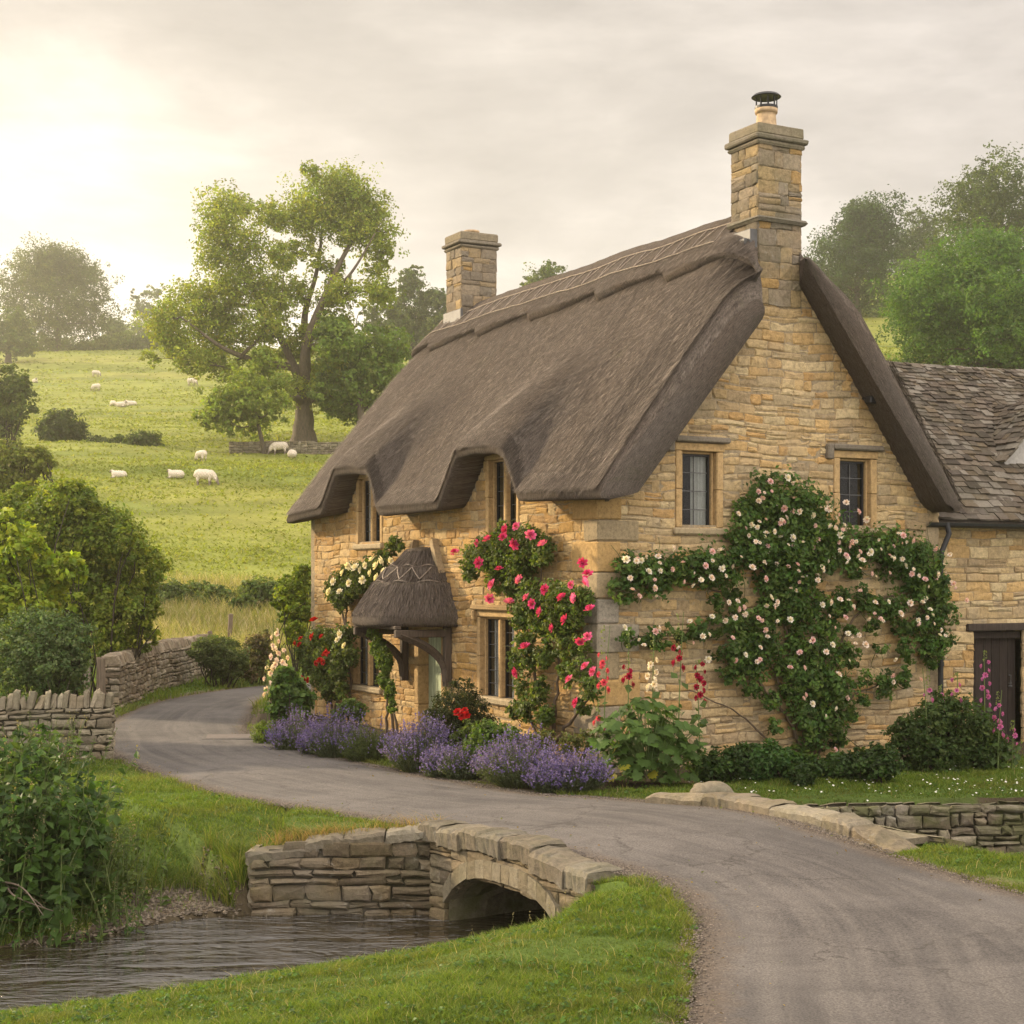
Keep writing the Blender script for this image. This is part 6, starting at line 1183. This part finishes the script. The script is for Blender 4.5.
# ------------------------------------------------------------------ riverside herbs
def herbs(label, pts, n, hmax, seed, cols, lw=.075, name='riverside_herbs', wl=.42, dn=.045):
    rng = rng_(seed); P = np.array(pts, float); c = P.mean(0); t = thing(name, (c[0], c[1], float(gz(*c))), label, 'wild plants'); sb, lb = MB(), MB(); off = np.array(t.location)
    for i in range(n):
        k = rng.integers(len(P)); x, y = P[k]+rng.normal(0, .28, 2); z = float(gz(x, y)); h = hmax*rng.uniform(.45, 1.05); ln = rng.normal(0, .16, 2)*h+np.array([.06, -.10])*h; m = 9; s = np.linspace(0, 1, m)
        Q = np.stack([x+ln[0]*s**2, y+ln[1]*s**2, z-.05+h*s], -1)-off; sb.tube(Q, np.linspace(.008, .003, m), 4, np.array((.12, .15, .05))*rng.uniform(.6, 1.2)); q = int(h/dn); col = np.array(cols[rng.integers(len(cols))])*rng.uniform(.7, 1.25)
        f = rng.uniform(.12, 1.0, q); C = np.stack([np.interp(f, s, Q[:, j]) for j in range(3)], -1); a = rng.uniform(0, 6.28, q); d_ = np.stack([np.cos(a), np.sin(a), rng.uniform(-.5, .2, q)], -1); C = C+d_*lw*.5*(1.3-f[:, None]*.7)
        lb.leaves(rng, C, unit(rng.normal(size=(q, 3))*.6+np.array([0, -.2, .8])), lw*(1.35-.6*f), wl, np.repeat(col[None], q, 0)*rng.uniform(.75, 1.25, (q, 1)))
        if rng.random() < .3: m2 = 14; lb.leaves(rng, Q[-1]+rng.normal(size=(m2, 3))*np.array([.015, .015, .05]), unit(rng.normal(size=(m2, 3))), .022, .6, np.array([[.26, .22, .12]])*rng.uniform(.7, 1.2, (m2, 1)))
    sb.build('stems', M_col, t); lb.build('foliage', M_leaf, t)
HC = [(.05, .10, .022), (.07, .13, .028), (.04, .08, .02), (.085, .135, .032)]
herbs('tall dark nettles massed on the stream bank at the left edge', [(-4.75, 15.0), (-5.2, 14.9), (-4.9, 15.3), (-4.6, 14.9), (-5.4, 15.6), (-5.0, 15.9), (-5.6, 15.0), (-4.55, 15.4)], 330, 1.4, 511, HC, .135, wl=.62, dn=.036)
herbs('lighter green willowherb leaning out right of the dark nettles', [(-4.3, 15.9), (-4.1, 15.6), (-4.4, 16.3), (-3.95, 15.4), (-4.7, 16.6), (-4.25, 15.2)], 120, .8, 512, [(.085, .13, .03), (.11, .15, .04), (.07, .11, .025)], .085, wl=.5)
herbs('low bright green water plants at the foot of the nettle bank', [(-4.5, 14.55), (-4.15, 14.75), (-3.85, 15.05), (-4.9, 14.4)], 120, .38, 513, [(.06, .14, .025), (.08, .16, .03)], .05)
herbs('weedy stalks in front of the low grey wall at the left', [(-6.6, 20.6), (-6.1, 21.2), (-7.2, 20.3), (-6.4, 21.2), (-7.6, 20.6)], 90, .75, 514, [(.10, .14, .035), (.08, .12, .03)], .06, 'wild_herbs')
rng = rng_(515); b = MB()
for i in range(26):
    a = rng.uniform(0, 1); x, y = .45-a*1.0+rng.normal(0, .06), 13.55-a*.25+rng.normal(0, .06); z = float(gz(x, y)); h = rng.uniform(.14, .36); l = rng.normal(0, .05, 2)
    s = np.linspace(0, 1, 6); Q = np.stack([x+l[0]*s**2, y+l[1]*s**2, z+h*s], -1); b.tube(Q, np.linspace(.0028, .0012, 6), 4, (.22, .20, .10)); b.leaves(rng, Q[-1]+rng.normal(size=(6, 3))*np.array([.004, .004, .025]), unit(rng.normal(size=(6, 3))), .016, .5, (.30, .26, .15))
o = b.build('grass_stalks', M_leaf); o['kind'] = 'stuff'; tag(o, 'dry grass seed stalks at the water edge beside the bridge arch', 'grass')
b = MB()
for i in range(9):
    p0_ = np.array([-4.9+rng.normal(0, .25), 14.6+rng.normal(0, .1), -.45+rng.uniform(0, .3)]); b.tube(catmull([p0_, p0_+rng.normal(0, .1, 3)+np.array([.25, -.1, -.08]), p0_+np.array([.6, -.3, -.28])+rng.normal(0, .1, 3)], 6), np.linspace(.012, .003, 13), 5, (.17, .135, .10))
o = b.build('dead_branches', M_bark); tag(o, 'dead bare twigs trailing into the water under the nettles', 'branches')

# ------------------------------------------------------------------ grass
GCOL = np.array([(.098, .148, .022), (.128, .175, .028), (.078, .125, .02), (.155, .185, .036), (.20, .19, .065)])
def blades(name, x, y, z, h, w, cols, label, rng, lean=.5, kind='stuff', cat='grass'):
    n = len(x); a = rng.uniform(0, 6.283, n); dx, dy = np.cos(a), np.sin(a); la = rng.normal(0, lean, (n, 2)); h = h[:, None]; w = w[:, None]*.5
    b = np.stack([x, y, z-.01], -1); s_ = np.stack([dx, dy, 0*dx], -1); m = b+np.stack([la[:, 0]*.25, la[:, 1]*.25, 0*x+.55], -1)*h; t = b+np.stack([la[:, 0], la[:, 1], 0*x+.95], -1)*h
    V = np.stack([b-s_*w, b+s_*w, m+s_*w*.75, m-s_*w*.75, t], 1).reshape(-1, 3); i = np.arange(n)[:, None]*5
    o = link(name, mk_mesh(name, V, [i+np.array([[0, 1, 2, 3]]), i+np.array([[3, 2, 4]])], M_grass, np.repeat(cols, 5, 0))); return tag(o, label, cat, None, kind)
rng = rng_(601); N = 1300000
y = 1/(1/8.3+(1/44.0-1/8.3)*rng.random(N)); y = np.where(rng.random(N) < .25, rng.uniform(8.3, 24, N), y); x = rng.uniform(-1, 1, N)*(.38*y+1.8)
z, sdv, rdv, ty = (samp(k_, x, y) for k_ in range(4)); lx, ly = to_local(x, y)
patch = nA(x*1.7, y*1.7)*.5+nB(x*4, y*4)*.5
ok = (sdv > .06) & (rdv > -.015+.05*nC(x*5, y*5)) & ~((lx > -.1) & (lx < 12.3) & (ly > -.1) & (ly < 11)) & (np.abs(x) < 15.5)
ok &= ~((sdv < .85+.55*nC(x*1.3, y*1.3)) & (ty == 1) & (sdv < 1.5) & (x > -4.0) & (rng.random(N) > .04))
ok &= ~((lx > -1.75) & (lx < 11) & (ly > -1.55) & (ly < 11) & (rng.random(N) > .05)); ok &= ~((ty == 0) & (sdv < .05))
wall = np.zeros(N, bool)
for A_, B_ in (((-11.5, 21.0), (-8.6, 21.75)), ((-8.6, 21.75), (-5.75, 22.5)), ((-8, 31), (-8.35, 36)), ((-8.35, 36), (-8.2, 41.5)), ((3.35, 17.9), (7.2, 18.1)), ((7.2, 18.1), (14, 18.6)), ((.5, 13.55), (-.75, 15.75)), ((-2.62, 15.83), (-.8, 15.83))):
    A_, B_ = np.array(A_), np.array(B_); e_2 = B_-A_; t_ = np.clip(((x-A_[0])*e_2[0]+(y-A_[1])*e_2[1])/(e_2@e_2), 0, 1); wall |= np.hypot(x-A_[0]-t_*e_2[0], y-A_[1]-t_*e_2[1]) < .15
ok &= ~wall
ok &= rng.random(N) < np.clip(.95+.4*patch, .6, 1)*np.clip(1.25-y*.012, .5, 1)
x, y, z, sdv, rdv, ty, patch = (v[ok] for v in (x, y, z, sdv, rdv, ty, patch)); n = len(x)
hh = rng.uniform(.020, .062, n)*np.clip(1+1.3*patch, .45, 2.2)*(1+.012*np.maximum(y-12, 0)); hh *= 1+1.4*ss((1.0-sdv)/.8)*rng.random(n)*((ty == 1) | (ty == 4))+.5*ss((.2-rdv)/.2); far_v = (y > 24); hh *= 1+1.5*far_v*(x < -5)*rng.random(n)
ci = GCOL[rng.choice(5, n, p=[.33, .27, .22, .13, .05])]*rng.uniform(.7, 1.3, (n, 1))*(1+.45*patch[:, None]); dry = (ss(.3+nC(x*2.2+9, y*2.2)-.45)*.7+ss((.16-rdv)/.16)*.35)[:, None]; ci = ci*(1-dry)+np.array([(.20, .165, .06)])*dry*rng.uniform(.7, 1.2, (n, 1))
lush = ss(nA(x*.9+3, y*.9)*1.2+.1)[:, None]*.55; ci = ci*(1-lush)+np.array([[.115, .175, .02]])*lush*rng.uniform(.8, 1.2, (n, 1))
near = blades('grass', x, y, z, hh, np.maximum(.0042, .00052*y)*rng.uniform(.8, 1.4, n), ci, 'short green turf on the verges and stream banks', rng, .55)
rng = rng_(606); m = 2600; j = rng.choice(len(x), m, p=(1/y**1.2)/(1/y**1.2).sum()); j = j[(patch[j] > -.3) & (y[j] < 26)]; b = MB()
k7 = 6; cx, cy = np.repeat(x[j], k7), np.repeat(y[j], k7); nn = len(cx); aa = rng.uniform(0, 6.28, nn); rr = rng.uniform(.008, .035, nn); hz_ = rng.uniform(.02, .055, nn)
b.leaves(rng, np.stack([cx+rr*np.cos(aa), cy+rr*np.sin(aa), np.repeat(z[j], k7)+hz_], -1), np.stack([np.cos(aa)*.5, np.sin(aa)*.5, 1+0*aa], -1)+rng.normal(0, .25, (nn, 3)), rng.uniform(.018, .040, nn), .75, np.array([[.07, .13, .025]])*rng.uniform(.6, 1.5, (nn, 1)))
o = b.build('lawn_weeds', M_leaf); tag(o, 'clover and plantain leaves scattered through the verge turf', 'weeds', None, 'stuff')
j = rng.choice(len(x), 2600, p=(1/y)/(1/y).sum()); n2_ = len(j); blades('dead_grass', x[j]+rng.normal(0, .02, n2_), y[j]+rng.normal(0, .02, n2_), z[j], rng.uniform(.05, .13, n2_), np.maximum(.003, .0004*y[j]), np.array([[.34, .28, .14]])*rng.uniform(.7, 1.2, (n2_, 1)), 'pale dead stems standing in the verge turf', rng, .6)
# brown hanging grass over the wing wall
m = 1500; u_ = rng.random(m)**.9; xx = -2.62+u_*1.9; yy_ = 15.66+rng.uniform(.08, .42, m); keep = rng.random(m) < .35+.65*(np.abs(xx+2.05) < .35); xx, yy_ = xx[keep], yy_[keep]; m = len(xx)
blades('dry_grass', xx, yy_, np.interp(xx, [-2.62, -1.8, -.8], [-.10, .0, .09])+.0*xx, rng.uniform(.06, .20, m), np.full(m, .006), np.array([(.30, .20, .09), (.24, .17, .07), (.16, .17, .04)])[rng.integers(0, 3, m)]*rng.uniform(.7, 1.2, (m, 1)), 'brown dry grass hanging over the top of the bridge wing wall', rng, .9)
rng = rng_(607); N = 1500; i_ = rng.integers(0, len(ROADP)-1, N); P = ROADP[i_]+rng.normal(0, .35, (N, 2)); ok = (P[:, 1] > 8) & (P[:, 1] < 30) & (np.abs(P[:, 0]) < 9) & (samp(2, P[:, 0], P[:, 1]) < -.05); P = P[ok]; nn = len(P); b = MB()
b.leaves(rng, np.stack([P[:, 0], P[:, 1], hill(P[:, 0], P[:, 1])+hump(P[:, 0], P[:, 1])+.046], -1), np.array([[0, 0, 1.]])+rng.normal(0, .3, (nn, 3)), rng.uniform(.015, .04, nn), .6, np.array([(.16, .10, .045), (.22, .16, .06), (.09, .065, .035), (.12, .14, .04)])[rng.integers(0, 4, nn)]*rng.uniform(.7, 1.2, (nn, 1))); o = b.build('leaf_litter', M_leaf); tag(o, 'fallen leaves and scraps along the lane edges', 'leaf litter', None, 'stuff')
# taller tussocks on the stream margins
b_ = []; rng = rng_(602)
for (u0, v0, rad, m, hgt) in [(-2.78, 15.78, .13, 300, .36), (4.05, 15.1, .12, 150, .14), (.72, 13.2, .10, 200, .12), (.88, 13.4, .13, 320, .09), (.75, 13.45, .12, 260, .09), (1.0, 12.95, .15, 160, .09), (.55, 13.3, .12, 150, .12), (-2.75, 16.15, .22, 420, .34), (-2.95, 16.0, .18, 300, .30), (-3.2, 16.35, .2, 260, .26), (-2.55, 16.1, .15, 260, .30), (-3.6, 16.3, .25, 300, .25), (.25, 13.55, .2, 200, .20), (-.2, 13.4, .25, 220, .16), (-4.0, 16.1, .25, 260, .28), (-2.2, 16.0, .12, 120, .16), (-1.4, 16.0, .3, 160, .12)]:
    xx, yy_ = u0+rng.normal(0, rad*.6, m), v0+rng.normal(0, rad*.4, m); b_.append(np.stack([xx, yy_, rng.uniform(.5, 1.1, m)*hgt], -1))
b_ = np.concatenate(b_); n = len(b_); o = blades('grass_tussocks', b_[:, 0], b_[:, 1], gz(b_[:, 0], b_[:, 1]), b_[:, 2], np.full(n, .007), GCOL[rng.integers(0, 5, n)]*rng.uniform(.7, 1.2, (n, 1)), 'long arching grass tussocks along the stream edge by the bridge wall', rng, .6)
# field grass: tufts and tall dry grass
rng = rng_(603); N = 170000; y = 1/(1/43.0+(1/255-1/43.0)*rng.random(N)**.9); x = y*rng.uniform(-.36, .03, N); r_ = rng.random(N) < .12; x = np.where(r_, y*rng.uniform(.18, .30, N), x); y = np.where(r_ & (y < 100), y+100, y)
z = hill(x, y); pt2 = nA(x*.12, y*.2)+nB(x*.5, y*.8)*.6; ok = rng.random(N) < np.clip(.6+pt2, .15, 1); x, y, z, pt2 = x[ok], y[ok], z[ok], pt2[ok]; n = len(x)
FC = np.array([(.195, .228, .040), (.215, .248, .046), (.18, .212, .038), (.245, .245, .062)]); ci = FC[rng.choice(4, n, p=[.35, .3, .2, .15])]*rng.uniform(.75, 1.25, (n, 1)); ci *= (1-.15*ss(-pt2))[:, None]
blades('meadow_grass', x, y, z, rng.uniform(.04, .15, n)*(1+.004*y), .0016*y*rng.uniform(.7, 1.3, n), ci, 'grazed meadow grass covering the hillside', rng, .8)
rng = rng_(604); N = 36000; y = rng.uniform(44.5, 54, N); x = y*rng.uniform(-.30, -.11, N); ok = rng.random(N) < np.clip(.75+nA(x*.3, y*.3)*.8, .2, 1); x, y = x[ok], y[ok]; n = len(x)
TC_ = np.array([(.40, .34, .17), (.33, .30, .12), (.28, .29, .08), (.22, .25, .055), (.46, .39, .24)])
blades('dry_grass', x, y, hill(x, y), rng.uniform(.25, .75, n), np.full(n, .03)*rng.uniform(.6, 1.2, n), TC_[rng.integers(0, 5, n)]*rng.uniform(.8, 1.2, (n, 1)), 'tall golden dry grass between the lane and the field hedge', rng, .35)
# daisies on the lawn, pebbles and fallen leaves
rng = rng_(605); b = MB(); N = 520; x = rng.uniform(2.2, 7.2, N); y = rng.uniform(18.2, 21.2, N); lx, ly = to_local(x, y); ok = (ly < -1.6) & (samp(2, x, y) > .3) & (rng.random(N) < .65+nC(x*2, y*2)); x, y = x[ok], y[ok]
b.leaves(rng, np.stack([x, y, gz(x, y)+.055], -1), np.array([[0, -.3, 1.]])+rng.normal(0, .2, (len(x), 3)), .028, 1.0, (.78, .76, .70)); o = b.build('daisies', M_petal); tag(o, 'white daisies dotted over the lawn under the gable', 'daisies', None, 'stuff')
b = MB(); N = 9000; x = rng.uniform(-4.6, -2.2, N); y = rng.uniform(14.2, 17, N); s1, t1 = samp(1, x, y), samp(3, x, y); ok = (s1 > -.12) & (s1 < .95) & (t1 == 1); x, y = x[ok], y[ok]; n = len(x); s_ = rng.uniform(.008, .030, n)
oc = np.array([(1, 0, 0), (0, 1, 0), (-1, 0, 0), (0, -1, 0), (0, 0, .7), (0, 0, -.7)]); V = (np.stack([x, y, gz(x, y)+.004], -1)[:, None]+oc[None]*s_[:, None, None]*rng.uniform(.6, 1.3, (n, 6, 1))).reshape(-1, 3)
F = np.array([[0, 1, 4], [1, 2, 4], [2, 3, 4], [3, 0, 4], [1, 0, 5], [2, 1, 5], [3, 2, 5], [0, 3, 5]]); b.add(V, (np.arange(n)[:, None, None]*6+F).reshape(-1, 3), np.repeat(np.array([[.12, .098, .072]])*rng.uniform(.45, 1.6, (n, 1)), 6, 0)); o = b.build('pebbles', M_col); tag(o, 'brown pebbles on the little stream beach', 'pebbles', None, 'stuff')
b = MB(); N = 60000; i_ = rng.integers(0, len(ROADP)-1, N); f = rng.random((N, 1)); P = ROADP[i_]*(1-f)+ROADP[i_+1]*f+np.abs(rng.normal(0, .16, (N, 1)))*rng.choice([-1, 1], (N, 1))*unit(rng.normal(size=(N, 2))); ok = (P[:, 1] > 8) & (P[:, 1] < 30) & (samp(2, P[:, 0], P[:, 1]) < .12) & (np.abs(P[:, 0]) < 9); P = P[ok]; n = len(P); s_ = rng.uniform(.003, .011, n); rz_ = hill(P[:, 0], P[:, 1])+hump(P[:, 0], P[:, 1])+.024
V = (np.stack([P[:, 0], P[:, 1], rz_], -1)[:, None]+oc[None]*s_[:, None, None]*rng.uniform(.6, 1.3, (n, 6, 1))).reshape(-1, 3); b.add(V, (np.arange(n)[:, None, None]*6+F).reshape(-1, 3), np.repeat(np.array([[.12, .10, .08]])*rng.uniform(.5, 1.7, (n, 1)), 6, 0)); o = b.build('gravel', M_col); tag(o, 'loose grit along the lane edges', 'gravel', None, 'stuff')

# ------------------------------------------------------------------ haze
def haze_fn(g): return None
hm = bpy.data.materials.new('haze_air'); hm.use_nodes = True; t_ = hm.node_tree; t_.nodes.clear(); g = NG(t_)
pv = g.n('ShaderNodeVolumePrincipled', inp={'Color': (1.0, .96, .88, 1), 'Density': .0008, 'Anisotropy': .82}); t_.links.new(pv.outputs[0], g.n('ShaderNodeOutputMaterial').inputs['Volume'])
zmax = 0.0
bpy.context.view_layer.update()
for o in S.objects:
    if o.type == 'MESH':
        for c in o.bound_box: zmax = max(zmax, (o.matrix_world @ Vector(c)).z)
gb_ = np.abs(Xg).max(); b = MB(); b.box((-gb_-4, -34, float(Zg.min())-1.0), (gb_+4, Yr[-1]+4, zmax+2)); hz = b.build('haze', hm); hz['kind'] = 'stuff'
